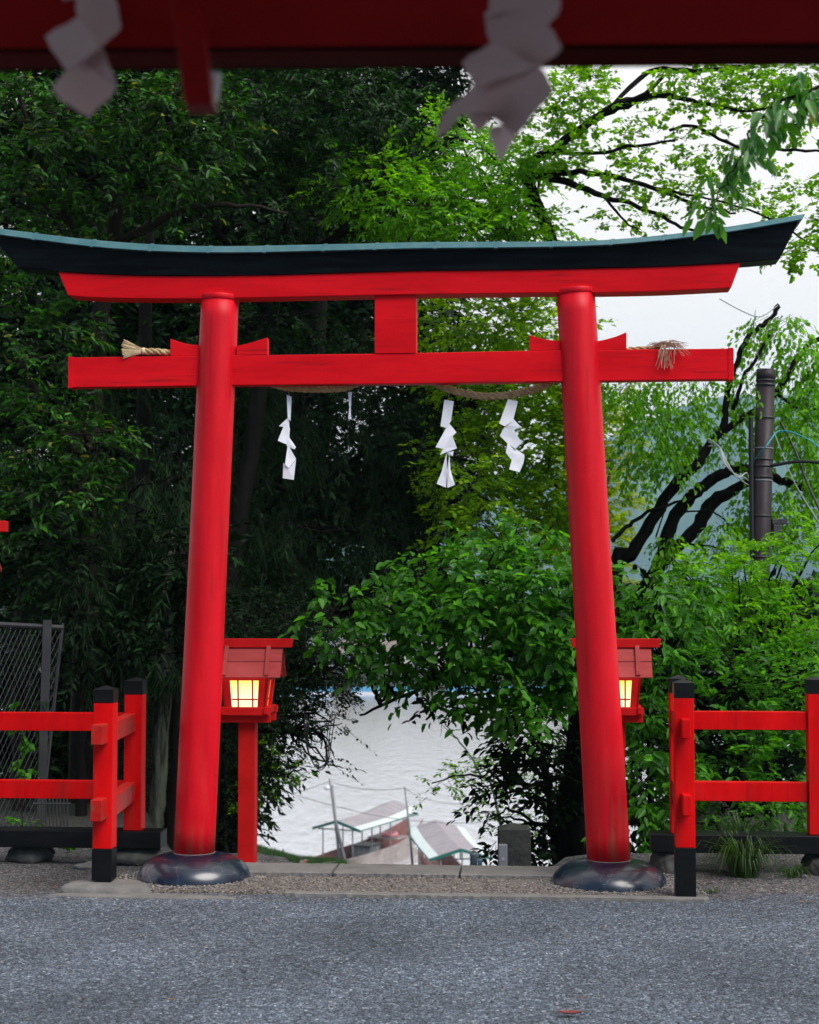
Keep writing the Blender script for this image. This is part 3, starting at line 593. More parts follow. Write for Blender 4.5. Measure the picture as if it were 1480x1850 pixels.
# ------------------------------------------------------------ sacred rope and paper streamers
rope = empty('straw_rope', W(*((lambda p: (p.x, p.y, p.z))(T3(262, 636)))), RZ, 'twisted straw rope slung behind the tie beam, brush end left, frayed end right', 'rope')
R0 = T3(262, 636)
path = [(262, 635, -.02), (285, 635, -.02), (308, 637.5, .0), (330, 638, .06), (352, 640, .15), (400, 645, .16), (440, 662, .13), (485, 690, .075), (520, 700, .07), (570, 703, .07), (620, 701, .07), (655, 690, .07), (720, 680, .075), (775, 688, .075), (805, 701, .07), (840, 711, .065), (880, 716, .065), (930, 712, .065), (975, 700, .07), (1005, 685, .1), (1040, 670, .15), (1078, 650, .15), (1110, 638, .08), (1150, 630, .02), (1195, 628.5, .0)]
pw = smoothpath([tuple(T3(x, y, d) - R0) for x, y, d in path], 10)
pv = [Vector(p) for p in pw]; ln_ = [0]
for i in range(1, len(pv)): ln_.append(ln_[-1] + (pv[i] - pv[i - 1]).length)
def strandr(l): 
    tot = ln_[-1]; e = .0105
    return e * (1 if l < tot * .86 else max(.45, 1 - (l - tot * .86) / (tot * .14) * .6)) * (1 if l > .3 else .9)
for st_ in range(3):
    pts = []; rad = []
    for i, p in enumerate(pv):
        t = (pv[min(i + 1, len(pv) - 1)] - pv[max(i - 1, 0)]).normalized(); a = t.cross(Vector((0, 1, .01))).normalized(); b = t.cross(a)
    # dense resample
    n = int(ln_[-1] / .008)
    for k in range(n + 1):
        l = ln_[-1] * k / n; i = min(max(np.searchsorted(ln_, l) - 1, 0), len(pv) - 2); f_ = (l - ln_[i]) / max(ln_[i + 1] - ln_[i], 1e-6)
        p = pv[i].lerp(pv[i + 1], f_); t = (pv[i + 1] - pv[i]).normalized(); a = t.cross(Vector((0, 1, .01))).normalized(); b = t.cross(a)
        ph = l * 2 * math.pi / .115 + st_ * 2.094; r = strandr(l)
        pts.append(p + (a * math.cos(ph) + b * math.sin(ph)) * r * 1.08); rad.append(r * 1.12)
    MB().tube(pts, rad, 8).build('strand', M['straw'] if st_ else M['straw'], rope, smooth=True)
br = MB(); rg = random.Random(9)
for i in range(150):
    a = rg.uniform(-1, 1); b = rg.uniform(-1, 1); s_ = Vector((.0, a * .008 - .02, b * .012 + .004)); e = Vector((-.125 + abs(b) * .012 + rg.uniform(-.006, .006), -.035 + a * .035, b * .060 + .012))
    m2 = s_.lerp(e, .45) + Vector((0, 0, b * -.004)); br.tube([s_, m2, e], [.0018, .0018, .0014], 4)
br.build('brush_end', M['straw_pale'], rope)
MB().tube([(-.012, -.02, .003), (-.004, -.02, .003), (.008, -.02, .003)], [.019, .021, .019], 16).build('binding', M['straw_pale'], rope, smooth=True)
# pale outer wraps of the left end
fr = MB(); c0 = T3(1195, 628, -.01) - R0
for i in range(110):
    k = rg.random(); s_ = c0 + Vector((rg.uniform(-.06, .05), rg.uniform(-.02, .03), rg.uniform(0, .012)))
    if k < .42: e = c0 + Vector((rg.uniform(-.02, .16), rg.uniform(-.06, .04), rg.uniform(-.01, .03))); mid = s_.lerp(e, .5) + Vector((0, 0, .022))
    elif k < .7: e = c0 + Vector((rg.uniform(-.10, .05), rg.uniform(-.05, .05), rg.uniform(-.005, .03))); mid = s_.lerp(e, .5) + Vector((0, 0, .018))
    elif k < .78: e = c0 + Vector((.13 + rg.uniform(-.03, .04), -.07, -.02 - rg.uniform(0, .045))); mid = s_.lerp(e, .6) + Vector((0, -.01, .035))
    elif k < .92: e = c0 + Vector((rg.uniform(-.04, .08), -.062, -.03 - rg.uniform(.0, .09))); mid = Vector((c0.x + .02 + (e.x - c0.x) * .6, -.062, c0.z + .002))
    else: e = c0 + Vector((rg.uniform(-.03, .06), -.060, -.12 - rg.uniform(0, .02))); mid = Vector((c0.x + .015, -.058, c0.z - .0))
    sp = smoothpath([tuple(s_), tuple(mid), tuple(e)], 4, .002); fr.tube(sp, [.0016] * len(sp), 3)
fr.build('frayed_end', M['straw_dry'], rope)

def streamer(name, panels, label, d, scale_t=.0012, group=None, local=True, matp=None, Y=None):
    c = panels[0][0]
    if local: o0 = T3(c[0], c[1], d); root = empty(name, W(o0.x, o0.y, o0.z), RZ, label, 'paper streamer', group)
    else: o0 = P(c[0], c[1], Y); root = empty(name, o0, 0, label, 'paper streamer', group)
    rg = random.Random(int(c[0]))
    mbx = MB()
    for k, pn in enumerate(panels):
        off = (k % 2) * .006 - .003; n = len(pn)
        cx = sum(p[0] for p in pn) / n; vs = []
        if not local:
            q_ = []
            for i in range(n):
                (xa, ya), (xb, yb) = pn[i], pn[(i + 1) % n]; nx_, ny_ = (yb - ya) * .03, -(xb - xa) * .03
                q_ += [(xa * .96 + cx * .04, ya), (xa * .67 + xb * .33 + nx_, ya * .67 + yb * .33 + ny_), (xa * .33 + xb * .67 - nx_ * .6, ya * .33 + yb * .67 - ny_ * .6)]
            pn = q_; n = len(pn)
        til = rg.choice((-1, 1)) * rg.uniform(.0003, .0007)
        for x, y in pn:
            dd = off + (x - cx) * til + (y - c[1]) * 0
            vs.append((T3(x, y, d + dd) - o0) if local else (P(x, y, Y + dd * 2) - o0))
        # subdivide softly by a centre point pushed out, gives each fold its curl
        ctr = sum((Vector(v) for v in vs), Vector()) / n + Vector((0, -.004 if k % 2 else .003, 0))
        th_ = Vector((0, scale_t, 0))
        A = [Vector(v) for v in vs]; B = [v + th_ for v in A]
        allv = A + [ctr] + B + [ctr + th_]; fs = []
        for i in range(n):
            j = (i + 1) % n; fs += [(i, j, n), (n + 1 + j, n + 1 + i, 2 * n + 1), (j, i, n + 1 + i, n + 1 + j)]
        mbx.add(allv, fs)
    s = mbx.build('folded_paper', matp or M['paper'], root)
    return root, s
SH = 'zigzag paper streamers hanging from the straw rope'
def tie(root, p0, p1, o0, r=.0015):
    MB().tube([p0 - o0, p1 - o0], r, 5).build('string', M['straw'], root)
mid = [[(803, 722), (820, 725), (815, 761), (806, 773), (796, 770)], [(811, 764), (825, 781), (815, 791), (801, 811), (787, 808), (798, 788)], [(817, 786), (826, 810), (806, 817), (795, 822), (801, 810)],
       [(806, 816), (820, 815), (818, 824), (810, 822)], [(807, 818), (798, 852), (789, 874), (806, 881), (808, 850)], [(812, 820), (808, 850), (808, 881), (810, 881), (822, 876), (814, 849)]]
rgt = [[(918, 721), (936, 725), (927, 760), (912, 770), (902, 765)], [(927, 756), (941, 771), (925, 779), (912, 770)], [(912, 771), (930, 780), (943, 799), (932, 811), (917, 801), (903, 787)],
       [(917, 801), (932, 811), (948, 822), (939, 832), (925, 832), (914, 818)], [(925, 830), (948, 823), (946, 836), (939, 853), (920, 848)]]
lft = [[(518, 713), (527, 717), (525, 761), (520, 754)], [(522, 753), (523, 773), (504, 770)], [(513, 769), (524, 773), (523, 789), (518, 803), (502, 796)], [(522, 789), (535, 808), (532, 812), (518, 806)],
       [(520, 804), (525, 811), (535, 829), (522, 846), (515, 839)], [(512, 836), (522, 847), (535, 830), (531, 867), (511, 864)]]
thn = [[(629, 709), (636, 708), (634, 735), (631, 735)], [(631, 735), (634, 735), (634, 758), (629, 756)]]
for pn, lb, tx, ty in ((lft, 'curled narrow white paper streamer, the leftmost full one below the tie beam', 521, 703), (mid, 'white paper streamer with a forked swallow-tail end, right of the centre strut', 811, 704),
                       (rgt, 'white paper streamer of broad neat zigzag folds nearest the right pillar', 927, 712), (thn, 'thin white paper streamer seen edge-on near the end of the rope sag, left of centre', 632, 702)):
    r_, s_ = streamer('paper_streamer', pn, lb, .045, group=SH)
    o0 = T3(pn[0][0][0], pn[0][0][1], .045); xm = sum(p[0] for p in pn[0][:2]) / 2; tie(r_, T3(xm, pn[0][0][1] + 3, .043), T3(tx, ty, .05), o0)

# ------------------------------------------------------------ railings
def post_mb(s, d, w_, z0, zb, zr, zt, bev=0):
    """returns (body, black foot or None, cap) meshes; s,d = centre, zb = top of black foot, zr = bottom of black cap"""
    h = w_ / 2; body = MB().box(s - h, s + h, d - h, d + h, zb, zr)
    foot = MB().box(s - h - .0015, s + h + .0015, d - h - .0015, d + h + .0015, z0, zb) if zb > z0 + .01 else None
    k = h + .002; zc = zt - .022
    capm = MB().box(s - k, s + k, d - k, d + k, zr, zc)
    capm.add([(s - k - .003, d - k - .003, zc), (s + k + .003, d - k - .003, zc), (s + k + .003, d + k + .003, zc), (s - k - .003, d + k + .003, zc), (s, d, zt)], [(0, 1, 4), (1, 2, 4), (2, 3, 4), (3, 0, 4), (3, 2, 1, 0)])
    return body, foot, capm
def railing(label, cx, slant, posts, rails, sill, cross, zoff, grime):
    """all in torii-local coordinates relative to root at (cx,0,0)"""
    root = empty('railing', W(cx, 0, 0), RZ, label, 'railing', 'vermilion railings either side of the torii')
    for (s, d, w_, z0, zb, zr, zt) in posts:
        b, f_, c = post_mb(s - cx, d, w_, z0, zb, zr, zt)
        p = b.build('post', M['red_f'], root, bevel=.004)
        if f_: f_.build('foot', M['black'], p, bevel=.003)
        c.build('post_cap', M['black'], p, bevel=.002)
    for (s0_, s1_, d0, d1, z0, z1) in rails: MB().box(s0_ - cx, s1_ - cx, d0, d1, z0, z1).build('rail', M['red_f'], root, bevel=.004)
    for (s0_, s1_, d0, d1, z0, z1) in cross:
        k0, k1 = (-slant * max(0, d0 - DN), -slant * max(0, d1 - DN)); a_, b_ = s0_ - cx, s1_ - cx
        MB().hexa([(a_ + k0, d0, z0), (b_ + k0, d0, z0), (b_ + k1, d1, z0), (a_ + k1, d1, z0), (a_ + k0, d0, z1), (b_ + k0, d0, z1), (b_ + k1, d1, z1), (a_ + k1, d1, z1)]).build('side_rail', M[grime], root, bevel=.004)
    s0_, s1_, d0, d1, z0, z1 = sill; MB().box(s0_ - cx, s1_ - cx, d0, d1, z0, z1).build('sill', M['black'], root, bevel=.005)
    return root
DN, DR = -.425, .5; HW = .055
lx = (T(168, 1400, DN - HW)[0] + T(203, 1400, DN - HW)[0]) / 2; lw = T(203, 1400, DN - HW)[0] - T(168, 1400, DN - HW)[0]
Zl = lambda y, d: T(200, y, d)[1]; Zr = lambda y, d: T(1240, y, d)[1]
dn = DN - HW; dr = DR - HW
lrx = (T(224, 1400, dr)[0] + T(255, 1400, dr)[0]) / 2
sillz = (Zl(1533, DR - .09), Zl(1502, DR - .09))
railing('vermilion railing left of the torii, its side rails stained with grime', lx, .095,
        [(lx, DN, lw, -.02 + Zl(1585, dn), Zl(1534, dn), Zl(1270, dn), Zl(1238, DN)), (lrx, DR, lw, sillz[1], sillz[1] + .001, Zl(1254.5, dr), Zl(1223, DR)), (lrx - 2.0, DR, lw, sillz[1], sillz[1] + .001, Zl(1254.5, dr), Zl(1223, DR))],
        [(lrx - 3.0, lrx - HW, DR - .03, DR + .03, Zl(1321, DR - .03), Zl(1288, DR - .03)), (lrx - 3.0, lrx - HW, DR - .03, DR + .03, Zl(1444, DR - .03), Zl(1411, DR - .03))],
        (lrx - 3.1, T(291, 1400, DR - .09)[0], DR - .09, DR + .09, *sillz),
        [(lx - .034, lx + .034, DN + HW - .002, DR - HW, .815, .925), (lx - .034, lx + .034, DN + HW - .002, DR - HW, .39, .505)] + [(lx - .035, lx + .028, DN - HW - .12, DN - HW + .002, .822, .932), (lx - .035, lx + .028, DN - HW - .12, DN - HW + .002, .405, .522)], 0, 'red_s')
rx_ = (T(1220, 1400, dn)[0] + T(1255.5, 1400, dn)[0]) / 2; rw = T(1255.5, 1400, dn)[0] - T(1220, 1400, dn)[0]
rrx = T(1211, 1400, dr)[0] + HW; rr2 = T(1461, 1400, dr)[0] + HW
sz = (Zr(1541, DR - .09), Zr(1508, DR - .09))
railing('clean vermilion railing right of the torii, in front of the green shrubs', rx_, -.03,
        [(rx_, DN, rw, -.02, Zr(1532, dn), Zr(1261, dn), Zr(1226, DN)), (rrx, DR, rw, sz[1], sz[1] + .001, Zr(1252, dr), Zr(1219, DR)), (rr2, DR, rw, sz[1], sz[1] + .001, Zr(1252.5, dr), Zr(1220, DR))],
        [(rrx + HW, rr2 - HW, DR - .03, DR + .03, Zr(1318, DR - .03), Zr(1285, DR - .03)), (rrx + HW, rr2 - HW, DR - .03, DR + .03, Zr(1447, DR - .03), Zr(1412, DR - .03)), (rr2 + HW, rr2 + 1.6, DR - .03, DR + .03, Zr(1318, DR - .03), Zr(1285, DR - .03)), (rr2 + HW, rr2 + 1.6, DR - .03, DR + .03, Zr(1447, DR - .03), Zr(1412, DR - .03))],
        (T(1176, 1400, DR - .09)[0], rr2 + 1.7, DR - .09, DR + .09, *sz),
        [(rx_ - .022, rx_ + .022, DN + HW - .002, DR - HW, .86, .965), (rx_ - .022, rx_ + .022, DN + HW - .002, DR - HW, .44, .55)] + [(rx_ - .022, rx_ + .022, DN - HW - .11, DN - HW + .002, Zr(1334, DN - .16), Zr(1300, DN - .16)), (rx_ - .022, rx_ + .022, DN - HW - .11, DN - HW + .002, Zr(1474, DN - .16), Zr(1437, DN - .16))], 0, 'red_f')
# concrete pad under the left near post
def blob_mesh(rx, ry, h, n=40, rings=7, seed=1, jit=.08):
    rg = random.Random(seed); rr = [1 + rg.uniform(-jit, jit) for _ in range(n)]; rr = [(rr[i - 1] + rr[i] * 2 + rr[(i + 1) % n]) / 4 for i in range(n)]
    g = MB(); prof = [(1.03, -.03), (1, .0), (.97, .5), (.88, .8), (.7, .94), (.4, .99), (.08, 1)]
    vs = [(rx * r * rr[i] * math.cos(6.2832 * i / n), ry * r * rr[i] * math.sin(6.2832 * i / n), (z * h if z >= 0 else z) + (rg.uniform(-.03, .03) * h if 0 < z else 0)) for r, z in prof for i in range(n)]
    k = len(prof); fs = [(i * n + j, i * n + (j + 1) % n, (i + 1) * n + (j + 1) % n, (i + 1) * n + j) for i in range(k - 1) for j in range(n)] + [tuple(range((k - 1) * n, k * n))]
    return g.add(vs, fs)
o = blob_mesh(.25, .15, .055, seed=4, jit=.14).build('footing_pad', M['conc'], smooth=True); o.location = W(lx + .02, DN - .02); o.rotation_euler = (0, 0, RZ)
tag(o, 'low irregular concrete pad under the near post of the left railing', 'footing')
o = blob_mesh(.5, .06, .014, seed=6, jit=.14).build('mortar_skim', M['conc'], smooth=True); o.location = W(lx + .25, DN - .17); o.rotation_euler = (0, 0, RZ - .02)
tag(o, 'flat ragged mortar skim at the edge of the asphalt in front of the left footing', 'mortar')
def rock(loc, r, seed, label, sx=1, sz=.7, m_='stone'):
    rg = np.random.default_rng(seed); import bmesh
    bm = bmesh.new(); bmesh.ops.create_icosphere(bm, subdivisions=4, radius=1)
    for v in bm.verts:
        n_ = np.array(v.co)[None]; k = 1 + .22 * noise3(n_, 2.2, seed)[0] + .09 * noise3(n_, 5, seed + 1)[0] + .10 * abs(noise3(n_, 9, seed + 2)[0]); v.co = Vector((v.co.x * r * k * sx, v.co.y * r * k, v.co.z * r * k * sz))
    me = bpy.data.meshes.new('rock'); bm.to_mesh(me); bm.free(); me.materials.append(M[m_]); me.polygons.foreach_set('use_smooth', [True] * len(me.polygons))
    o = bpy.data.objects.new('rock', me); COL.objects.link(o); o.location = loc; tag(o, label, 'rock', 'rocks propping the black sills'); return o
for i, (px, d, r_, sx, lb) in enumerate(((246, .5, .10, 1.9, 'wide dark rock under the right end of the left railing sill'), (60, .55, .09, 1.6, 'dark rock under the left sill near the chain-link panel'), (1204, .5, .11, .8, 'dark block of rock under the left end of the right railing sill'), (1478, .5, .11, .8, 'dark block of rock under the sill at the right edge post'), (170, .3, .06, 1.8, 'small pale stone lying behind the near post of the left railing'))):
    s_ = T(px, 1560, d)[0]; rock(W(s_, d, .03 if i != 4 else .01), r_, i + 3, lb, sx, .9 if i != 4 else .5, 'stone' if i != 4 else 'conc')

# ------------------------------------------------------------ lanterns
def lantern(px_c, label):
    dL = .62; s_c = T(px_c, 1400, dL)[0]; root = empty('garden_lantern', W(s_c, dL, 0), RZ, label, 'lantern', 'red post lanterns behind the torii pillars')
    k = W(s_c, dL).y / F; Z = lambda y: T(px_c, y, dL - .05)[1]
    pw_ = 15 * k; MB().box(-pw_, pw_, -pw_, pw_, -.02, Z(1304)).build('post', M['red_lan'], root, bevel=.003)
    # two crossed bearers, then the tray
    b1 = MB(); h = 46 * k
    for s in (-1, 1):
        b1.box(-h, h, s * h * .62 - .011, s * h * .62 + .011, Z(1304), Z(1291))
    b1.box(-h * .6, h * .6, -h * .62 + .011, h * .62 - .011, Z(1304) + .004, Z(1291) - .004)
    b1.build('bearer', M['red_lan'], root, bevel=.002)
    tr_ = MB()
    for s in (-1, 1):
        tr_.box(-h * 1.02, h * 1.02, s * h * .86 - .012, s * h * .86 + .012, Z(1290.6), Z(1277))
        tr_.box(s * h * .86 - .012, s * h * .86 + .012, -h * 1.02, h * 1.02, Z(1288), Z(1275.6))
    tr_.box(-h * .8, h * .8, -h * .8, h * .8, Z(1289), Z(1283)); tr_.build('tray', M['red_lan'], root, bevel=.002)
    # light box: tapered frame, wider at the top
    zb, zt = Z(1277.5), Z(1224); hb, ht = 37 * k, 43 * k; pane_b, pane_t = 23 * k, 26.5 * k
    fb = empty_part('light_box', root); 
    cf = MB()
    def quad(side, x0b, x1b, x0t, x1t, z0, z1, th, m_=0, mbx=None, inset=0.):
        """a panel lying on one tapered side: side 0 front,1 right,2 back,3 left"""
        def hw(z): return hb + (ht - hb) * (z - zb) / (zt - zb)
        pts = []
        for z, xa, xb in ((z0, x0b, x1b), (z1, x0t, x1t)):
            y = -hw(z) + inset; pts.append([(xa, y, z), (xb, y, z), (xb, y + th, z), (xa, y + th, z)])
        P8 = pts[0] + pts[1]; a = side * math.pi / 2
        mbx.hexa([(x * math.cos(a) - y * math.sin(a), x * math.sin(a) + y * math.cos(a), z) for x, y, z in P8], m_)
    z_p0, z_p1 = Z(1276), Z(1228)
    for sd_ in range(4):
        quad(sd_, -hb, -pane_b, -ht, -pane_t, zb, zt, .014, mbx=cf); quad(sd_, pane_b, hb, pane_t, ht, zb, zt, .014, mbx=cf)
        quad(sd_, -pane_b, pane_b, -pane_b, pane_b, zb, z_p0, .013, mbx=cf); quad(sd_, -pane_t, pane_t, -pane_t, pane_t, z_p1, zt, .013, mbx=cf)
    cf.build('frame', M['red_lan'], fb)
    for sd_ in (0, 2): g1 = MB(); quad(sd_, -pane_b - .002, pane_b + .002, -pane_t - .002, pane_t + .002, z_p0, z_p1, .003, mbx=g1, inset=.011); g1.build('paper_pane', M['glow'], fb)
    for sd_ in (1, 3): g2 = MB(); quad(sd_, -pane_b - .002, pane_b + .002, -pane_t - .002, pane_t + .002, z_p0, z_p1, .003, mbx=g2, inset=.011); g2.build('side_pane', M['glow_side'], fb)
    mu = MB(); bw = 1.4 * k
    for sd_ in range(4):
        for c in (-11.5, 14.5) if sd_ == 0 else (-12, 12): quad(sd_, (c - 1.2) * k, (c + 1.2) * k, (c - 1.2) * k, (c + 1.2) * k, z_p0, z_p1, .006, mbx=mu, inset=.004)
        quad(sd_, -pane_b, pane_b, -pane_b - .001, pane_b + .001, Z(1263.5), Z(1261), .006, mbx=mu, inset=.0045)
    mu.build('lattice', M['red_lan'], fb)
    # roof: two lapped boards each side, battens, ridge board, gable fill
    rf = empty_part('roof', root); zr_, ze = Z(1170), Z(1222); hl = 63 * k; run = .115
    MB().prism([(-run * .80, ze + .01), (run * .80, ze + .01), (0, zr_ - .008)], -hl + .02, hl - .02).build('gable', M['red_lan'], rf).rotation_euler = (0, 0, R(90))
    sl = (zr_ - ze) / run
    for s in (-1, 1):
        bd = MB()
        for (u0, u1, lift) in ((0, .54, .008), (.50, 1.04, 0)):
            p0 = Vector((0, s * run * u0, zr_ - sl * run * u0 + lift)); p1 = Vector((0, s * run * u1, zr_ - sl * run * u1 + lift)); nrm = Vector((0, s * sl, 1)).normalized() * .008
            vs = [p + Vector((x, 0, 0)) + o_ for o_ in (Vector(), nrm) for (p, x) in ((p0, -hl), (p0, hl), (p1, hl), (p1, -hl))]
            bd.hexa(vs)
        bd.build('roof_board', M['red_roof'], rf, bevel=.001)
    for s in (-1, 1):
        for x in (-38 * k, 38 * k):
            bt = MB()
            p0 = Vector((x, s * .012, zr_ + .016)); p1 = Vector((x, s * run * 1.03, zr_ - sl * run * 1.03 + .010)); nrm = Vector((0, s * sl, 1)).normalized() * .014
            bt.hexa([p + Vector((dx, 0, 0)) + o_ for o_ in (Vector(), nrm) for (p, dx) in ((p0, -.013), (p0, .013), (p1, .013), (p1, -.013))]); bt.build('batten', M['red_roof'], rf, bevel=.001)
    MB().strip([(-81 * k, Z(1154)), (81 * k, Z(1154))], [(-78 * k, Z(1170)), (78 * k, Z(1170))], -.03, .03).build('ridge_board', M['red_lan'], rf, bevel=.003)
    # under-roof ceiling
    MB().box(-hl + .03, hl - .03, -run * .7, run * .7, ze + .003, ze + .010).build('soffit', M['red_lan'], rf)
    return root
def empty_part(name, parent):
    o = bpy.data.objects.new(name, None); COL.objects.link(o); o.parent = parent; return o
lantern(448, 'lit red wooden post lantern with chipped roof, behind the left torii pillar')
lantern(1114, 'lit red post lantern with faded pinkish roof, half hidden by the right torii pillar')

# ------------------------------------------------------------ shelter over the camera
gate = empty('shrine_entrance', (0, 0, 0), 0, 'shaded dark red eave beam of the shrine entrance across the top of the picture', 'shrine entrance')
GY = 2.35
zb_ = P(740, 116, GY).z; zr_ = P(740, 90, GY - .12).z
def tilt(pts): return pts
zl, zrr = P(0, 93, GY - .1).z, P(1480, 83, GY - .1).z
xl_, xr_ = -2.6, 2.6
def zlin(za, zb2, x): return za + (zb2 - za) * (x + .6) / 1.2
mbx = MB(); z0a, z0b = zlin(zl, zrr, xl_), zlin(zl, zrr, xr_)
mbx.strip([(xl_, 2.95), (xr_, 2.95)], [(xl_, z0a), (xr_, z0b)], GY - .1, GY - .02); mbx.build('eave_beam', M['red_gate'], gate, bevel=.004)
zl2, zr2 = P(0, 124, GY - .015).z, P(1480, 113, GY - .015).z
MB().strip([(xl_, z0a - .0), (xr_, z0b)], [(xl_, zlin(zl2, zr2, xl_)), (xr_, zlin(zl2, zr2, xr_))], GY - .1, GY - .015).build('black_trim', mat('matt_black_trim', (.002, .002, .002), 1, 0), gate)
for s in (-1, 1):
    MB().box(s * 2.4 - .09, s * 2.4 + .09, GY - .12, GY + .05, -.05, 2.9).build('post', M['red_gate'], gate, bevel=.005)
    MB().box(s * 2.4 - .09, s * 2.4 + .09, -2.2, -2.02, -.05, 2.9).build('post', M['red_gate'], gate, bevel=.005)
rfm = mat('roof_dark', (.05, .04, .035), .8)
RB = MB()
for s in (-1, 1):
    RB.hexa([(-3.2, .2, 3.9), (3.2, .2, 3.9), (3.2, .2 + s * 3.0, 2.97), (-3.2, .2 + s * 3.0, 2.97), (-3.2, .2, 4.0), (3.2, .2, 4.0), (3.2, .2 + s * 3.0, 3.07), (-3.2, .2 + s * 3.0, 3.07)])
RB.build('roof', rfm, gate)  # unseen roof, put here to keep sky light off the beam and streamers
MB().box(-2.4, 2.4, -2.2, -2.05, .0, 2.95).build('back_wall', mat('shrine_wall', (.10, .03, .025), .8), gate) if False else None
# carved strut end that hangs in front of the beam
a_ = GY - .30
pts = [P(x, y, a_) for x, y in ((300, -60), (350, -60), (386, 187), (332, 187))]
m_ = MB(); m_.prism([(p.x, p.z) for p in pts], a_, a_ + .05)
m_.build('hanging_strut', M['red_gate'], gate, bevel=.004)
pts = [P(x, y, a_ + .05) for x, y in ((372, 128), (397, 130), (393, 174), (380, 182))]
MB().prism([(p.x, p.z) for p in pts], a_ + .051, a_ + .065).build('strut_end', mat('white_paint', (.75, .72, .74), .6), gate)
fgL = [[(118, -60), (205, -60), (190, -10), (112, 0)], [(135, -8), (206, -10), (221, 48), (184, 84), (140, 32)], [(140, 30), (184, 84), (121, 127), (100, 100), (80, 66)], [(121, 124), (184, 82), (200, 122), (213, 156), (160, 120)], [(121, 124), (175, 120), (213, 156), (162, 211), (115, 185), (93, 160)]]
fgR = [[(900, -60), (1000, -60), (1012, 0), (985, 10), (880, 30)], [(872, 22), (1012, -6), (1014, 18), (990, 46), (905, 82), (886, 80)], [(890, 70), (990, 44), (1018, 86), (975, 122), (890, 110)], [(886, 78), (975, 118), (860, 160), (848, 140), (833, 112)], [(852, 150), (975, 118), (1003, 160), (960, 215), (935, 245), (893, 215), (838, 208)],
       [(905, 225), (935, 240), (905, 292), (888, 255), (882, 230)], [(860, 150), (870, 200), (835, 205), (810, 235), (788, 250), (798, 208)], [(840, 200), (890, 205), (880, 228), (862, 238)]]
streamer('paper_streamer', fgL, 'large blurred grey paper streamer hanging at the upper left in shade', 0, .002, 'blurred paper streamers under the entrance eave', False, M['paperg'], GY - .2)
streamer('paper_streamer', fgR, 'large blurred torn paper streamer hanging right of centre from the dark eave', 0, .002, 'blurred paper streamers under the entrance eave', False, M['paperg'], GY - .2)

# ------------------------------------------------------------ small shrine roof whose eave tip shows at the left edge
hk = empty('small_shrine', G(-150, 8.0, 0), 0, 'red eave tip of a small side shrine at the left edge', 'small shrine')
e_ = P(13, 952, 8.0) - hk.location
MB().strip([(e_.x - .9, e_.z + .03), (e_.x, e_.z + .03)], [(e_.x - .9, e_.z - .025), (e_.x, e_.z - .025)], -.03, .03).build('ridge_board', M['red_lan'], hk, bevel=.003)
for s in (-1, 1):
    MB().hexa([(e_.x - .88, 0, e_.z - .03), (e_.x - .10, 0, e_.z - .03), (e_.x - .10, s * .3, e_.z - .22), (e_.x - .88, s * .3, e_.z - .22), (e_.x - .88, 0, e_.z - .01), (e_.x - .10, 0, e_.z - .01), (e_.x - .10, s * .3, e_.z - .2), (e_.x - .88, s * .3, e_.z - .2)]).build('roof_slope', M['red_roof'], hk)
MB().box(e_.x - .75, e_.x - .2, -.2, .2, e_.z - .75, e_.z - .15).build('body', M['red_lan'], hk, bevel=.004)
MB().box(e_.x - .53, e_.x - .42, -.055, .055, 0, e_.z - .75).build('post', M['red_lan'], hk, bevel=.004)

# ------------------------------------------------------------ chain-link panel and slats on the left
cl = empty('chain_link_panel', G(60, 11.6), 0, 'leaning chain-link fence panel with dark frame at the left edge', 'fence'); co_ = cl.location
D_ = 11.6
def Q(x, y, dd=0): return P(x, y, D_ + dd) - co_
MB().tube([Q(-160, 1120), Q(115, 1134)], .019, 8).build('top_rail', M['steel'], cl)
MB().hexa([Q(64, 1560, -.03), Q(79, 1560, -.03), Q(79, 1560, .03), Q(64, 1560, .03), Q(78, 1120, -.03), Q(94, 1120, -.03), Q(94, 1120, .03), Q(78, 1120, .03)]).build('post', M['steel'], cl)
MB().tube([Q(114, 1126), Q(74, 1500), Q(70, 1560)], .010, 8).build('side_bar', M['steel'], cl)
nt2 = MB(); 
for i in range(60):
    x = -170 + i * 9.2
    # zigzag wire
    for sgn in (1, -1):
        p0 = (x, 1130); L_ = 420; dx = sgn * 7
        pts = []
        n = 32
        for k in range(n + 1):
            y = 1130 + L_ * k / n; lean = -(y - 1130) * .105; xx = x + lean + (k % 2) * 9.2 * sgn * .5
            if xx < 112 + lean: pts.append(Q(xx, y, .012 * ((k % 2) * 2 - 1) * sgn))
        if len(pts) > 2: nt2.tube(pts, .0016, 3, cap=False)
nt2.build('mesh_netting', M['wire'], cl)
sl_ = empty('slat_fence', G(95, 11.3), 0, 'low rusty fence of thin upright bars behind the left sill', 'fence'); so = sl_.location
for i in range(9):
    x = 70 + i * 6.5; MB().tube([P(x, 1440, 11.3) - so, P(x + 1, 1548, 11.3) - so], .006, 6).build('bar', M['steel'], sl_)
MB().tube([P(60, 1452, 11.3) - so, P(128, 1452, 11.3) - so], .007, 6).build('cross_bar', M['steel'], sl_)
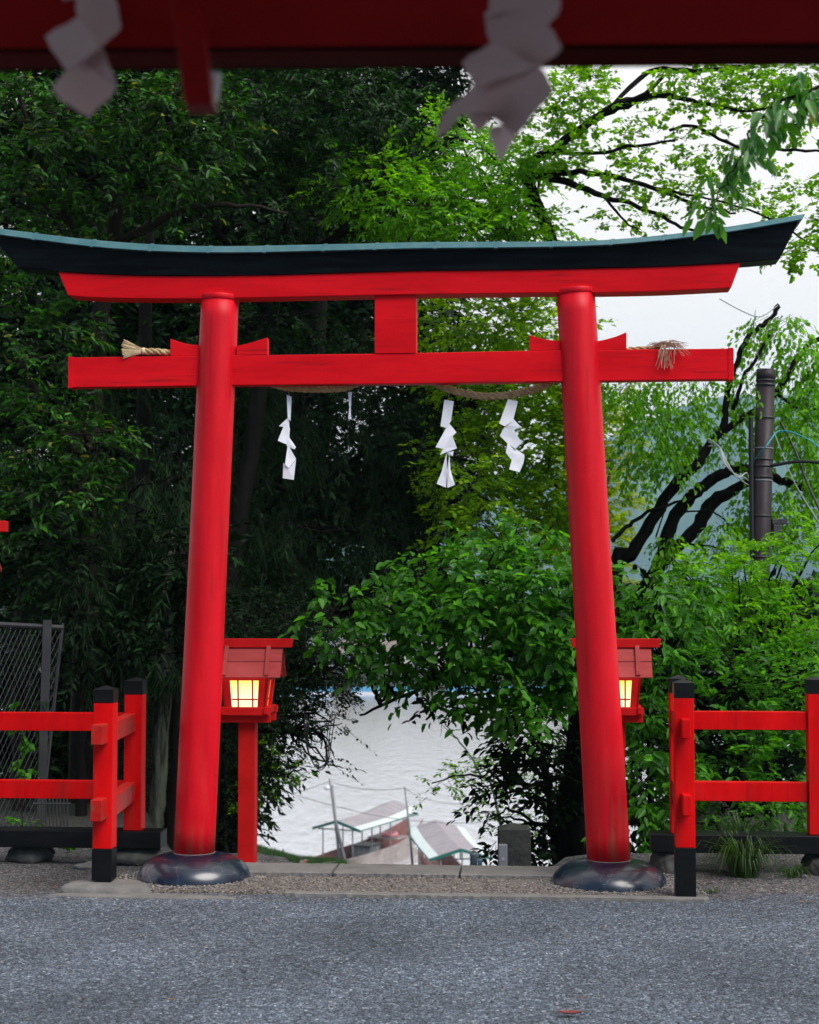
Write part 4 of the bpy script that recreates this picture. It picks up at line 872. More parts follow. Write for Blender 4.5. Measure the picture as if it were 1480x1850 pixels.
# stone marker with a small meter box, canisters
mn = empty('stone_marker', G(927, 10.9), 0, 'dark square stone marker with pointed top behind the kerb, right of the boats', 'stone marker'); zt_ = P(927, 1496, 10.9).z - mn.location.z; h = 28 / F * 10.9
m_ = MB().box(-h, h, -h, h, -.3, zt_); m_.add([(-h, -h, zt_), (h, -h, zt_), (h, h, zt_), (-h, h, zt_), (0, 0, zt_ + .035)], [(0, 1, 4), (1, 2, 4), (2, 3, 4), (3, 0, 4)])
m_.build('pillar', M['stone'], mn, bevel=.006)
mt = empty('meter_box', G(907, 10.25), 0, 'small pale grey box with a dial standing in front of the stone marker', 'meter box'); h = 8 / F * 10.25; zt_ = P(907, 1525, 10.25).z - mt.location.z
MB().box(-h, h, -.02, .02, -.05, zt_).build('case', mat('grey_case', (.25, .26, .27), .5), mt, bevel=.008, seg=3)
MB().tube([(0, -.024, zt_ * .6), (0, -.02, zt_ * .6)], .009, 12).build('dial', mat('dial', (.5, .5, .5), .4), mt)
MB().box(h, h + .02, -.02, .02, -.04, zt_ * .3).build('bracket', M['white'], mt)
for (px, y0, w_, D, c, lb) in ((855, 1540, 13, 10.45, (.12, .16, .19), 'blue-grey metal can standing at the rear kerb'), (866, 1552, 8, 10.4, (.10, .20, .27), 'small bluish can beside the larger metal can')):
    r_ = w_ / 2 / F * D; ct = empty('metal_can', G(px, D), 0, lb, 'can', 'cans behind the kerb'); zt_ = P(px, y0, D).z - ct.location.z
    MB().lathe([(r_, -.05), (r_, zt_ * .9), (r_ * 1.08, zt_ * .92), (r_ * 1.08, zt_)], 20).build('body', mat('can_%d' % px, c, .5), ct, smooth='auto')
    MB().lathe([(r_ * .85, zt_), (r_ * .3, zt_ + .012)], 20).build('lid', M['steel'], ct)

# ------------------------------------------------------------ pole, cables
pl = empty('utility_pole', G(1378, 13.6), 0, 'brown painted steel utility pole with strapped bands rising from the shrubs on the right', 'utility pole'); po = pl.location
top = P(1384, 668, 13.6) - po; bot = P(1374, 1030, 13.6) - po; dirp = (top - bot).normalized(); base_ = bot - dirp * ((bot.z + .2) / dirp.z)
pr = 16.5 / F * 13.6
MB().tube([base_, bot, top], [pr * 1.06, pr * 1.03, pr], 24).build('shaft', M['pole'], pl, smooth='auto')
MB().tube([top - dirp * .1, top], [pr * 1.05, pr * 1.05], 24).build('top_sleeve', M['pole'], pl, smooth='auto')
def onp(y): 
    t = (P(1380, y, 13.6).z - po.z - top.z) / dirp.z; return top + dirp * t
for y in (688, 696, 755, 830, 842, 862, 932, 1006): MB().tube([onp(y) - dirp * .006, onp(y) + dirp * .006], [pr * 1.1] * 2, 24).build('band', M['steel'] if y not in (812, 870) else M['wcable'], pl, smooth='auto')
for y in (810, 868): MB().tube([onp(y) - dirp * .003, onp(y) + dirp * .003], [pr * 1.07] * 2, 24).build('wire_tie', M['wcable'], pl)
bb = onp(942); MB().box(bb.x + pr, bb.x + pr + .13, bb.y - .05, bb.y + .05, bb.z - .025, bb.z + .02).build('bracket', M['steel'], pl, bevel=.004)
MB().box(bb.x + pr + .01, bb.x + pr + .08, bb.y - .05, bb.y + .05, bb.z - .22, bb.z - .03).build('junction_box', M['steel'], pl, bevel=.006)
b2 = onp(850); MB().tube([b2 + Vector((-pr * 1.35, -.02, .45)), b2 + Vector((-pr * 1.35, -.02, -.6)), b2 + Vector((-pr * 1.45, -.02, -1.3))], .022, 10).build('conduit', M['cable'], pl)
def cable(pts, r, m_, label, name='cable', k=8, jit=0):
    w3 = [P(*p) for p in pts]; c = w3[0]; sp = smoothpath([tuple(p - c) for p in w3], k, jit)
    o = MB().tube(sp, r, 6).build(name, m_, None, smooth=True); o.location = c; return tag(o, label, 'cable' if name == 'cable' else 'rope')
cable([(1362, 832, 13.5), (1385, 805, 13.35), (1412, 778, 13.5), (1470, 800, 13.2), (1520, 850, 13)], .006, M['cyan'], 'teal rope tied across the brown utility pole', 'rope')
cable([(1392, 842, 13.5), (1440, 834, 13.4), (1490, 836, 13.3), (1560, 838, 13.1)], .014, M['cable'], 'black cable leaving the utility pole level to the right')
cable([(1410, 762, 13.6), (1435, 810, 13.5), (1462, 880, 13.3), (1495, 950, 13)], .010, M['cable'], 'thick dark cable slanting down right of the utility pole')
cable([(1398, 780, 13.6), (1430, 860, 13.5), (1455, 905, 13.3), (1490, 960, 13)], .005, M['wcable'], 'thin pale cable slanting down beside the thick dark one')
for i, (a, b) in enumerate(((0, 0), (8, 6), (14, 14))):
    cable([(1280, 806 - a, 13.3), (1300, 808, 13.2), (1308 + b * .4, 835, 13.1), (1318 + b, 848 + b, 13.1), (1340 + b * .6, 868 - b, 13.2), (1352, 876 - a, 13.4)], .005, M['wcable'], ('uppermost', 'middle', 'lowest')[i] + ' of the three pale looped cables left of the utility pole')
cable([(1300, 540, 13.2), (1345, 564, 13.1), (1375, 572, 13.2), (1405, 552, 13.4)], .004, M['wcable'], 'thin wire looping to the top of the old cherry limb')
cable([(1365, 560, 13.2), (1362, 610, 13.2), (1372, 650, 13.3)], .003, M['wcable'], 'thin pale wire dangling from the cherry limb above the pole')
for i, dx in enumerate((0, 5, 9)):
    cable([(560 - dx, 1290, 12.6), (556 - dx * .3, 1345, 12.5), (566 + dx * .3, 1378 + dx * .6, 12.5), (580, 1391 - dx * .7, 12.5), (594 - dx * .4, 1372, 12.5), (600 - dx, 1330, 12.6), (606 - dx, 1290, 12.7)], .004, M['cable'], ('outer', 'middle', 'inner')[i] + ' black cable loop hanging in front of the river left of centre')

# ------------------------------------------------------------ boats and mooring poles
def boat(near, far, label, ridge_h, w_roof, hull_len, hull_w, bow_up, thatch):
    n = Vector((near[0], near[1], 0)); f_ = Vector((far[0], far[1], 0)); ax = (f_ - n).normalized(); Lr = (f_ - n).length
    c = (n + f_) / 2; ang = math.atan2(ax.y, ax.x)
    root = empty('roofed_boat', (c.x, c.y, WATER), ang, label, 'boat', 'roofed river boats')
    hl = Lr / 2; hw = w_roof / 2; zr2_ = ridge_h; ze = ridge_h - .42
    for s, nm in ((1, 0), (-1, 1)):
        rs = MB(); ev = MB()
        nseg = 14
        def zc(x): return .10 * max(0, (x + hl * .2) / hl) ** 2 * 1.6
        for i in range(nseg):
            x0 = -hl + 2 * hl * i / nseg; x1 = x0 + 2 * hl / nseg - .035
            for g_, (u0, u1) in ((rs, (0, .70)), (ev, (.70, 1))):
                g_.hexa([(x0, s * hw * u0, zr2_ + zc(x0) - .42 * u0), (x1, s * hw * u0, zr2_ + zc(x1) - .42 * u0), (x1, s * hw * u1, zr2_ + zc(x1) - .42 * u1), (x0, s * hw * u1, zr2_ + zc(x0) - .42 * u1),
                         (x0, s * hw * u0, zr2_ + zc(x0) - .42 * u0 + .03), (x1, s * hw * u0, zr2_ + zc(x1) - .42 * u0 + .03), (x1, s * hw * u1, zr2_ + zc(x1) - .42 * u1 + .03), (x0, s * hw * u1, zr2_ + zc(x0) - .42 * u1 + .03)])
        rs.build('roof_slope', M['boat_roof'], root); ev.build('eave_sheet', M['boat_eave'], root)
    for x in (-hl, hl):
        fb_ = MB()
        for s in (-1, 1): fb_.hexa([(x - .04, 0, zr2_ - .10), (x + .04, 0, zr2_ - .10), (x + .04, s * hw, ze - .09), (x - .04, s * hw, ze - .09), (x - .04, 0, zr2_ + .045), (x + .04, 0, zr2_ + .045), (x + .04, s * hw, ze + .04), (x - .04, s * hw, ze + .04)])
        fb_.build('barge_board', M['boat_green'], root)
        MB().box(x + (.1 if x < 0 else -.16), x + (.16 if x < 0 else -.1), -hw * .8, hw * .8, ze - .05, ze).build('tie_bar', M['steel'], root)
    for s in (-1, 1):
        MB().box(-hl, hl, s * hw - .03, s * hw + .03, ze - .03, ze + .02).build('eave_trim', M['boat_green'], root)
        for k in range(4):
            x = -hl + .15 + (2 * hl - .3) * k / 3; MB().tube([(x, s * hw * .62, .25), (x, s * hw * .62, ze + .05)], .035, 8).build('roof_post', M['grey_w'], root)
    MB().tube([(-hl + .13, 0, ze - .03), (-hl + .13, 0, zr2_)], .03, 6).build('king_post', M['boat_green'], root)
    # hull
    hg = MB(); hi = MB(); n_ = 24; vs = []
    for i in range(n_ + 1):
        t = i / n_; x = -hull_len / 2 + hull_len * t; b = hull_w / 2 * (math.sin(math.pi * (.12 + .80 * t)) ** .55 if t < .5 else math.sin(math.pi * (.12 + .80 * t)) ** .6)
        sh = .62 + bow_up * max(0, (t - .55) / .45) ** 2 + .1 * max(0, (.3 - t) / .3) ** 2
        fl = -.15 + bow_up * .85 * max(0, (t - .75) / .25) ** 2
        vs.append((x, b, sh, fl))
    H = []; 
    for (x, b, sh, fl) in vs: H += [(x, -b, sh), (x, -b * .72, fl), (x, b * .72, fl), (x, b, sh), (x, b - .07, sh), (x, b * .66, fl + .12), (x, -b * .66, fl + .12), (x, -b + .07, sh)]
    fo = []; fi = []
    for i in range(n_):
        a = 8 * i; c2 = a + 8
        for j in (0, 1, 2, 3, 7): fo.append((a + j, a + (j + 1) % 8, c2 + (j + 1) % 8, c2 + j))
        for j in (4, 5, 6): fi.append((a + j, a + j + 1, c2 + j + 1, c2 + j))
    e_ = [(7, 6, 5, 4, 3, 2, 1, 0), tuple(8 * n_ + j for j in range(8))]
    hg.add(H, fo + e_); hg.build('hull', M['boat_wood'], root)
    hi.add(H, fi); hi.build('deck', M['boat_red'], root)
    return root, hl
b1, hl1 = boat((-3.7, 82), (-.78, 88.5), 'open wooden river boat with grey-pink gabled roof, moored between the two poles', 2.4, 2.7, 12.5, 2.3, .75, 0)
MB().box(-.8, .5, -.55, .45, .0, .72).build('locker', M['grey_w'], b1, bevel=.02); MB().box(-.86, .56, -.6, .5, .72, .80).build('locker_lid', M['steel'], b1)
MB().tube([(2.6 + .38 * math.cos(i * .5236), -.1 + .38 * math.sin(i * .5236), .95) for i in range(13)], .11, 10).build('float_ring', M['pink'], b1, smooth=True)
MB().box(1.9, 3.3, -.9, .9, .78, .84).build('thwart', M['boat_wood'], b1)
b2_, _ = boat((2.3, 72.6), (1.32, 80.6), 'pinkish roofed river boat seen end-on, half hidden by the kerb', 2.4, 2.85, 12, 2.3, .6, 0)
sk = empty('upturned_skiff', P(696, 1556, 79), .2, 'small pale blue covered skiff at the shore between the two roofed boats', 'skiff'); sk.location.z = WATER + .1
MB().hexa([(-1.0, -.5, -.1), (1.1, -.5, -.1), (1.1, .5, -.1), (-1.0, .5, -.1), (-.85, -.32, .42), (.8, -.38, .24), (.8, .38, .24), (-.85, .32, .42)]).build('cover', M['ltblue'], sk, bevel=.05)
MB().box(-1.06, 1.16, -.56, .56, -.04, .06).build('gunwale', M['grey_w'], sk, bevel=.02)
def mpole(bx, by, tx, ty, D, r, label, extra=False):
    b = P(bx, by, D); t = P(tx, ty, D); root = empty('mooring_pole', Vector((b.x, D, WATER - .2)), 0, label, 'mooring pole', 'weathered poles at the boat landing'); o0 = root.location
    d = (t - b).normalized(); b0 = b - d * ((b.z - o0.z) / d.z)
    MB().tube([b0 - o0, b - o0, (b + t) / 2 - o0 + Vector((.03, 0, 0)), t - o0], [r * 1.2, r * 1.1, r * .9, r * .6], 8).build('shaft', M['grey_w'], root, smooth=True)
    if extra:
        MB().tube([b0 - o0 + Vector((.35, -.3, 0)), P(606, 1480, D) - o0, P(600, 1419, D) - o0], [r * 1.5, r * 1.1, r * .9], 8).build('brace_pole', M['grey_w'], root, smooth=True)
        l = P(591, 1422, D) - o0; MB().lathe([(.02, .10), (.13, .08), (.17, -.04), (.13, -.12), (.03, -.16)], 14, tuple(l)).build('lamp', M['white'], root, smooth=True)
        MB().tube([l + Vector((0, 0, .08)), P(597, 1424, D) - o0], .02, 5).build('lamp_arm', M['steel'], root)
    return root
mpole(612, 1541, 595, 1407, 81, .065, 'paired weathered mooring pole carrying a small white lamp, left of the boat roof', True)
mpole(745, 1558, 731, 1421, 79, .06, 'single leaning weathered mooring pole between the two boats')
def fcable(pts, label): return cable(pts, .018, M['grey_w'], label, k=6)
fcable([(594, 1412, 81), (640, 1423, 81), (685, 1427, 80), (731, 1424, 79)], 'wire sagging between the two mooring poles')
fcable([(594, 1412, 81), (560, 1424, 80), (520, 1432, 79), (440, 1400, 76)], 'wire from the paired mooring pole to the left shore')
fcable([(731, 1424, 79), (760, 1440, 80), (820, 1452, 82), (900, 1440, 84)], 'wire from the single mooring pole running right')
fcable([(440, 1405, 78), (540, 1438, 79), (640, 1465, 80), (740, 1482, 80), (860, 1486, 80), (960, 1470, 79)], 'long thin wire crossing low in front of the boat roofs')
# small stakes on the shore
for i, (px, D, hh) in enumerate(((475, 86, .5), (499, 84.5, .45), (514, 83, .45), (546, 80.2, .5))):
    o = MB().tube([(0, 0, -.3), (0, 0, hh)], [.05, .035], 6).build('stake', M['steel']); o.location = G(px, D); tag(o, ('first', 'second', 'third', 'fourth')[i] + ' stake from the left along the grassy shore edge', 'stake', 'stakes along the shore')

# ------------------------------------------------------------ far shore
rg = random.Random(21)
for i, (px, w_, d_, h_, y_, c, rc, lb) in enumerate(((560, 12, 8, 5, 258, (.55, .5, .48), (.12, .13, .15), 'pale house with grey roof across the river behind the dark maple'), (668, 9, 8, 4.6, 256, (.5, .47, .46), (.16, .12, .11), 'small pinkish house with brown roof across the river'),
        (735, 14, 9, 5.5, 262, (.6, .58, .56), (.10, .11, .14), 'wide white house with dark roof across the river'), (830, 12, 9, 5, 259, (.5, .45, .4), (.13, .12, .12), 'beige house across the river behind the spreading shrub'), (1190, 14, 10, 6, 262, (.6, .6, .6), (.1, .11, .13), 'white house across the river right of the torii pillar'), (1420, 14, 10, 6, 262, (.62, .6, .6), (.12, .11, .13), 'white house across the river beyond the right shrubs'))):
    x = (px - 740) / F * y_; z = terrain(x, y_); h = empty('far_house', (x, y_, z), rg.uniform(-.1, .1), lb, 'house', 'houses on the far bank')
    MB().box(-w_ / 2, w_ / 2, -d_ / 2, d_ / 2, -1, h_ * .62).build('wall', mat('wall%d' % i, c, .8, var=tuple(q * .85 for q in c), vscale=.5), h)
    MB().add([(-w_ / 2 - .6, -d_ / 2 - .6, h_ * .6), (w_ / 2 + .6, -d_ / 2 - .6, h_ * .6), (w_ / 2 + .6, d_ / 2 + .6, h_ * .6), (-w_ / 2 - .6, d_ / 2 + .6, h_ * .6), (-w_ / 2, 0, h_), (w_ / 2, 0, h_)], [(0, 1, 5, 4), (2, 3, 4, 5), (1, 2, 5), (3, 0, 4), (3, 2, 1, 0)]).build('roof', mat('roof%d' % i, rc, .7), h)
    for k in range(4):
        xx = -w_ / 2 + w_ * (k + .5) / 4; MB().box(xx - .7, xx + .7, -d_ / 2 - .06, -d_ / 2 + .02, h_ * .2, h_ * .48).build('window', mat('far_glass%d%d' % (i, k), (.05, .07, .09), .2), h)
for i in range(8):
    px = 505 + i * 78 + rg.uniform(-15, 15); y_ = 238.5 + rg.uniform(-.6, .6); x = (px - 740) / F * y_
    bt = empty('covered_boat', (x, y_, WATER), rg.uniform(-.06, .06), 'blue tarp covered boat in the row moored along the far shore', 'boat', 'blue covered boats on the far shore')
    MB().hexa([(-1.9, -.6, -.1), (1.9, -.6, -.1), (1.9, .6, -.1), (-1.9, .6, -.1), (-2.3, -.9, .4), (2.3, -.9, .4), (2.3, .9, .4), (-2.3, .9, .4)]).build('hull', M['white'], bt)
    MB().add([(-2.3, -.92, .4), (2.3, -.92, .4), (2.3, .92, .4), (-2.3, .92, .4), (-2, 0, 1.15), (2, 0, 1.15)], [(0, 1, 5, 4), (2, 3, 4, 5), (1, 2, 5), (3, 0, 4)]).build('tarp_cover', M['tarp'], bt)
def far_tree(px, D, hpx, wpx, lm, label, k):
    g = G(px, D); root = empty('far_tree', g, 0, label, 'tree', 'trees on the far bank')
    hm_ = hpx * D / F; MB().tube([(0, 0, -.3), (.1, 0, hm_ * .5), (0, 0, hm_ * .8)], [.3, .22, .08], 6).build('trunk', M['bark'], root)
    c = P(px, 925, D); yb = 1090 + (EYE - g.z) * F / D
    bl = [(px + rg.uniform(-.3, .3) * wpx, yb - hpx * rg.uniform(.4, .85), D + rg.uniform(-1, 1), wpx * rg.uniform(.35, .6), hpx * rg.uniform(.2, .3), 2.2) for _ in range(6)]
    crown('crown', bl, root, lm, size=.55, ratio=.6, per=8, spray=1.0, density=3.2, fine=True, twigw=.02, seed=k)
spots = [(470, 90, 70), (520, 80, 60), (600, 100, 70), (640, 130, 80), (690, 90, 60), (765, 110, 70), (812, 95, 60), (860, 120, 70), (930, 110, 80), (1010, 120, 80), (1085, 150, 90), (1150, 130, 80), (1215, 110, 70), (1260, 140, 80), (1330, 120, 80), (1390, 110, 70), (1460, 150, 90)]
for i, (px, hp, wp) in enumerate(spots):
    far_tree(px, 266 + (i % 3) * 5, hp, wp, M['leaf_yg'] if i % 4 == 3 else M['far_leaf'], ('yellow-green' if i % 4 == 3 else 'green') + ' tree on the far bank, number-less mass'.replace(', number-less mass', '') + (' behind the far houses' if i % 3 else ' near the waterline'), i + 40)

# ------------------------------------------------------------ near trees and shrubs
BG = 'trees massed behind the left half of the torii'
# deep screen of shaded evergreens
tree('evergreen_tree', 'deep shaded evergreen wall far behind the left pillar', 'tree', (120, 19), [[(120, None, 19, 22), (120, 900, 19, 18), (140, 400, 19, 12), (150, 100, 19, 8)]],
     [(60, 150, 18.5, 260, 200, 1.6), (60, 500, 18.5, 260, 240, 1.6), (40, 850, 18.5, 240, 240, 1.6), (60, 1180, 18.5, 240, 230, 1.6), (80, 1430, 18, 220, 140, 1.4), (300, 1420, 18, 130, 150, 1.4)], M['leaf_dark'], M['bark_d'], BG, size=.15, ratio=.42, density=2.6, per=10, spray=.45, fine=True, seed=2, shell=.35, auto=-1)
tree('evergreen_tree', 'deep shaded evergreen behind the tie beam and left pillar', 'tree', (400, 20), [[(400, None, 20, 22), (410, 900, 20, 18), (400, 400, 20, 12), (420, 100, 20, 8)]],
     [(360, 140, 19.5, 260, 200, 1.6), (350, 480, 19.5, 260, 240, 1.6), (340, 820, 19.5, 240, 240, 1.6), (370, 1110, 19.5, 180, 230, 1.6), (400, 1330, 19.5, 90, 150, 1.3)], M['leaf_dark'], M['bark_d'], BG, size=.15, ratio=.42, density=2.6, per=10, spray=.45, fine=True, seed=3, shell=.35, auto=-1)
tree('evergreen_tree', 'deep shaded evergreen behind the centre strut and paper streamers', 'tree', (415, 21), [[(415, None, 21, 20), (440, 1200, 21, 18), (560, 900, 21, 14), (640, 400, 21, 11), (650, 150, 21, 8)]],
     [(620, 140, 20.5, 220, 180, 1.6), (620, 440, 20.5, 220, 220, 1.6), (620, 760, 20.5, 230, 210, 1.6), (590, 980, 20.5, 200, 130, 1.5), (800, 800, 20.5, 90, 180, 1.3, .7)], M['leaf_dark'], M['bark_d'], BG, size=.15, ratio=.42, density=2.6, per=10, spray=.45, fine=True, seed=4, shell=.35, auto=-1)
# glossy evergreen at upper left
tree('evergreen_tree', 'glossy broadleaf evergreen filling the upper left corner, with yellowish tips', 'tree', (150, 13), [[(150, None, 13, 22), (150, 1200, 13, 20), (160, 800, 13, 18), (200, 450, 13, 14), (240, 200, 13, 9)], [(160, 850, 13, 12), (60, 700, 12.6, 8), (10, 600, 12.3, 5)], [(200, 450, 13, 9), (330, 380, 12.8, 7), (430, 370, 12.7, 4), (520, 385, 12.6, 2)], [(190, 520, 13, 9), (80, 300, 12.6, 6), (30, 150, 12.4, 3)]],
     [(40, 210, 12.3, 150, 90, .8), (200, 170, 12.4, 150, 100, .8), (130, 290, 12.3, 120, 70, .7), (330, 250, 12.8, 130, 130, .8), (40, 400, 12.8, 130, 110, .8, .7), (200, 420, 13, 150, 70, .8, .6), (60, 620, 12.6, 130, 120, .8, .8), (90, 790, 12.4, 120, 70, .7), (170, 800, 12.2, 80, 38, .5), (120, 880, 12.2, 90, 45, .5), (60, 930, 12.4, 120, 60, .6, .7), (20, 1010, 12.6, 60, 50, .5, .7)],
     M['leaf_ever'], M['bark'], BG, size=.08, ratio=.38, density=1.25, per=12, spray=.22, gap=.5, seed=5)
tree('evergreen_tree', 'dark small-leaved evergreen over the middle of the lintel', 'tree', (372, 14.5), [[(372, None, 14.5, 20), (390, 1200, 14.5, 18), (440, 900, 14.5, 16), (500, 500, 14.5, 13), (540, 250, 14.5, 9)], [(500, 500, 14.5, 8), (620, 420, 14, 6), (720, 400, 13.8, 3)], [(480, 560, 14.5, 8), (380, 400, 14, 6), (300, 350, 13.8, 3)]],
     [(470, 200, 14, 140, 110, .9), (600, 190, 14, 130, 100, .9), (460, 370, 14, 140, 90, .9, .7), (600, 330, 14, 130, 80, .8), (720, 210, 14, 110, 100, .8, .8), (420, 590, 14.5, 120, 70, .8, .6), (580, 590, 14.6, 100, 50, .7, .5)],
     M['leaf_ever2'], M['bark_d'], BG, size=.075, ratio=.36, density=1.2, per=12, spray=.22, gap=.4, seed=6)
tree('evergreen_tree', 'fresh bright green broadleaf tree just above the middle of the lintel', 'tree', (1075, 15), [[(1095, None, 15, 14), (1080, 1100, 15, 13), (1042, 700, 15, 11), (1000, 520, 15, 8), (900, 470, 15, 6), (830, 380, 15, 5)], [(960, 500, 15, 5), (930, 430, 14.5, 3)]],
     [(700, 350, 13.8, 110, 75, .7), (790, 380, 13.7, 110, 60, .7), (880, 320, 13.8, 90, 60, .7), (860, 420, 13.7, 90, 35, .6), (930, 400, 13.9, 60, 50, .6), (940, 300, 14, 60, 50, .5), (830, 250, 14, 70, 60, .6), (960, 430, 14.2, 55, 35, .5)],
     M['leaf_bright'], M['bark'], BG, size=.07, ratio=.38, density=1.7, per=13, spray=.2, gap=.05, seed=7)
tree('cedar_tree', 'low drooping cedar boughs over the bare trunks behind the left railing', 'tree', (205, 12.9), [[(205, None, 12.9, 10), (210, 1200, 12.9, 9), (220, 900, 12.9, 6)]],
     [(290, 1180, 12.0, 75, 55, .3), (200, 1150, 12.0, 80, 60, .3), (110, 1090, 12.1, 80, 80, .4), (300, 1050, 12.2, 70, 80, .4), (200, 1010, 12.2, 90, 80, .4), (300, 900, 12.3, 80, 90, .4), (190, 880, 12.4, 70, 70, .4), (110, 1230, 12.6, 80, 90, .4)],
     M['needle'], M['bark_d'], BG, size=.13, ratio=.07, density=2.0, per=22, spray=.26, droop=.5, hang=.55, fine=True, gap=.1, seed=28)
# drooping cedar
tree('cedar_tree', 'drooping dark cedar hanging behind the paper streamers', 'tree', (430, 16), [[(400, None, 16.6, 16), (398, 1200, 16.6, 15), (420, 900, 16.6, 13), (560, 700, 16, 14), (580, 400, 16, 10)], [(550, 900, 16, 7), (660, 820, 15.6, 5), (740, 800, 15.3, 2)], [(550, 950, 16, 7), (650, 960, 15.6, 5), (760, 1000, 15.2, 2)], [(560, 720, 16, 6), (660, 690, 15.6, 4), (760, 720, 15.3, 2)], [(550, 900, 16, 7), (440, 860, 15.5, 4), (380, 880, 15.2, 2)]],
     [(450, 860, 15.2, 80, 130, .6), (470, 700, 15.3, 70, 80, .6), (640, 640, 15.4, 110, 60, .7), (740, 720, 15.3, 110, 80, .7), (620, 800, 15.3, 130, 80, .7), (740, 860, 15.3, 100, 80, .7), (590, 960, 15.2, 130, 80, .7), (500, 780, 15.3, 90, 100, .7), (490, 1010, 15.2, 100, 110, .7), (700, 990, 15.2, 100, 50, .6), (460, 1160, 14.6, 100, 90, .6), (470, 640, 15.4, 60, 70, .6)],
     M['needle'], M['bark_d'], BG, size=.15, ratio=.07, density=2.3, per=22, spray=.30, droop=.5, hang=.55, fine=True, gap=.1, seed=8)
tree('cedar_tree', 'drooping dark cedar behind the left railing and left pillar', 'tree', (250, 15), [[(250, None, 15, 20), (255, 1100, 15, 17), (260, 700, 15, 13), (270, 400, 15, 9)], [(255, 900, 15, 7), (330, 860, 14.5, 4)], [(255, 1000, 15, 7), (180, 1000, 14.5, 4)]],
     [(260, 700, 14.4, 100, 90, .7), (300, 860, 14.3, 110, 110, .7), (200, 950, 14.2, 110, 100, .7), (290, 1060, 14, 110, 100, .7), (180, 1130, 14, 100, 110, .7), (300, 1200, 13.8, 90, 90, .6), (230, 1260, 13.8, 80, 90, .6, .7)],
     M['needle'], M['bark_d'], BG, size=.15, ratio=.07, density=2.2, per=22, spray=.30, droop=.5, hang=.55, fine=True, gap=.1, seed=9)
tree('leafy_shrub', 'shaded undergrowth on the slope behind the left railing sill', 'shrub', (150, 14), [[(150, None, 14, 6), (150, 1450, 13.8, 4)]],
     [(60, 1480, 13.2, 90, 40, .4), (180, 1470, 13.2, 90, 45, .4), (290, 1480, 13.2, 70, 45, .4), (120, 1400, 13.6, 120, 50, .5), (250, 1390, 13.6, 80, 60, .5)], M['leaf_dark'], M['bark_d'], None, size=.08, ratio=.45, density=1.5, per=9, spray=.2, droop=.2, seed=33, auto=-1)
# bare trunks low on the left
for k, (px, D, r, lean, mk, lb) in enumerate(((36, 12.6, 15, 4, 'bark', 'straight brown trunk behind the chain-link panel'), (146, 12.2, 10, -6, 'bark_d', 'dark slim trunk directly behind the near post of the left railing'), (288, 12.4, 15, 22, 'bark_l', 'leaning trunk with whitish lichen and moss between the railing and the left pillar'), (318, 12.6, 14, 14, 'bark_d', 'dark trunk close behind the left pillar'))):
    g = G(px, D); root = empty('tree', g, 0, lb, 'tree', 'bare trunks behind the left railing')
    sp = smoothpath([(*(G(px - lean * .4, D) - Vector((0, 0, .2)) - g), r * 1.25 * D / F), (*(P(px - lean * .2, 1450, D) - g), r * 1.05 * D / F), (*(P(px + lean * .4, 1250, D) - g), r * .95 * D / F), (*(P(px + lean * .7, 1080, D + .3) - g), r * .75 * D / F), (*(P(px + lean, 960, D + 1.2) - g), r * .5 * D / F)], 6, .008)
    MB().tube([q[:3] for q in sp], [q[3] for q in sp], 14).build('trunk', M[mk], root, smooth=True)
    crown('crown', [(px + lean, 1180, D - .2, 55, 40, .35), (px + lean * .5 + 10, 1100, D - .1, 75, 60, .4), (px + lean, 1000, D, 80, 70, .5)], root, M['leaf_dark'], size=.085, density=1.1, seed=90 + k)
# dark maple silhouetted on the river
tree('maple_tree', 'dark fine-leaved maple behind the left lantern, silhouetted against the river', 'tree', (395, 13.5), [[(395, None, 13.5, 12), (400, 1400, 13.4, 10), (410, 1250, 13.3, 8), (450, 1120, 13.2, 5)], [(405, 1300, 13.3, 5), (480, 1240, 13, 4), (560, 1215, 12.8, 2.5), (640, 1200, 12.7, 1.5)], [(402, 1380, 13.4, 4), (450, 1330, 13, 3), (520, 1320, 12.8, 1.5)]],
     [(470, 1110, 13, 100, 60, .6), (560, 1130, 12.9, 90, 60, .5), (600, 1190, 12.9, 80, 50, .5), (510, 1210, 12.9, 80, 60, .5), (560, 1240, 12.9, 60, 45, .45), (610, 1240, 12.8, 50, 35, .3, 1), (560, 1200, 12.8, 60, 40, .3, 1), (650, 1180, 12.8, 40, 30, .3, .8), (480, 1290, 12.9, 90, 50, .5), (560, 1300, 12.8, 60, 30, .35, .7), (470, 1380, 13, 45, 60, .4), (435, 1350, 13, 50, 80, .5), (440, 1440, 13.2, 45, 60, .5), (630, 1310, 12.7, 30, 16, .2, .5), (590, 1370, 12.8, 20, 10, .15, .3), (610, 1385, 12.8, 18, 8, .15, .3), (400, 1480, 13.2, 40, 50, .5), (560, 1350, 12.8, 35, 35, .3, .5)],
     M['leaf_dark'], M['bark_d'], None, size=.04, ratio=.55, density=1.0, per=12, spray=.17, fine=True, gap=.35, gscale=3, seed=10)
tree('maple_tree', 'sunlit yellow-green maple sprays low beside the left lantern post', 'tree', (415, 17), [[(415, None, 17, 8), (440, 1400, 17, 5), (500, 1400, 17, 2)]],
     [(500, 1400, 17, 45, 18, .4), (530, 1390, 17, 30, 12, .3), (460, 1360, 17, 40, 30, .4), (480, 1430, 17, 35, 16, .3), (420, 1440, 17, 40, 40, .5)], M['leaf_maple'], M['bark_d'], None, size=.05, ratio=.6, density=.9, per=10, spray=.16, fine=True, gap=.2, seed=11)
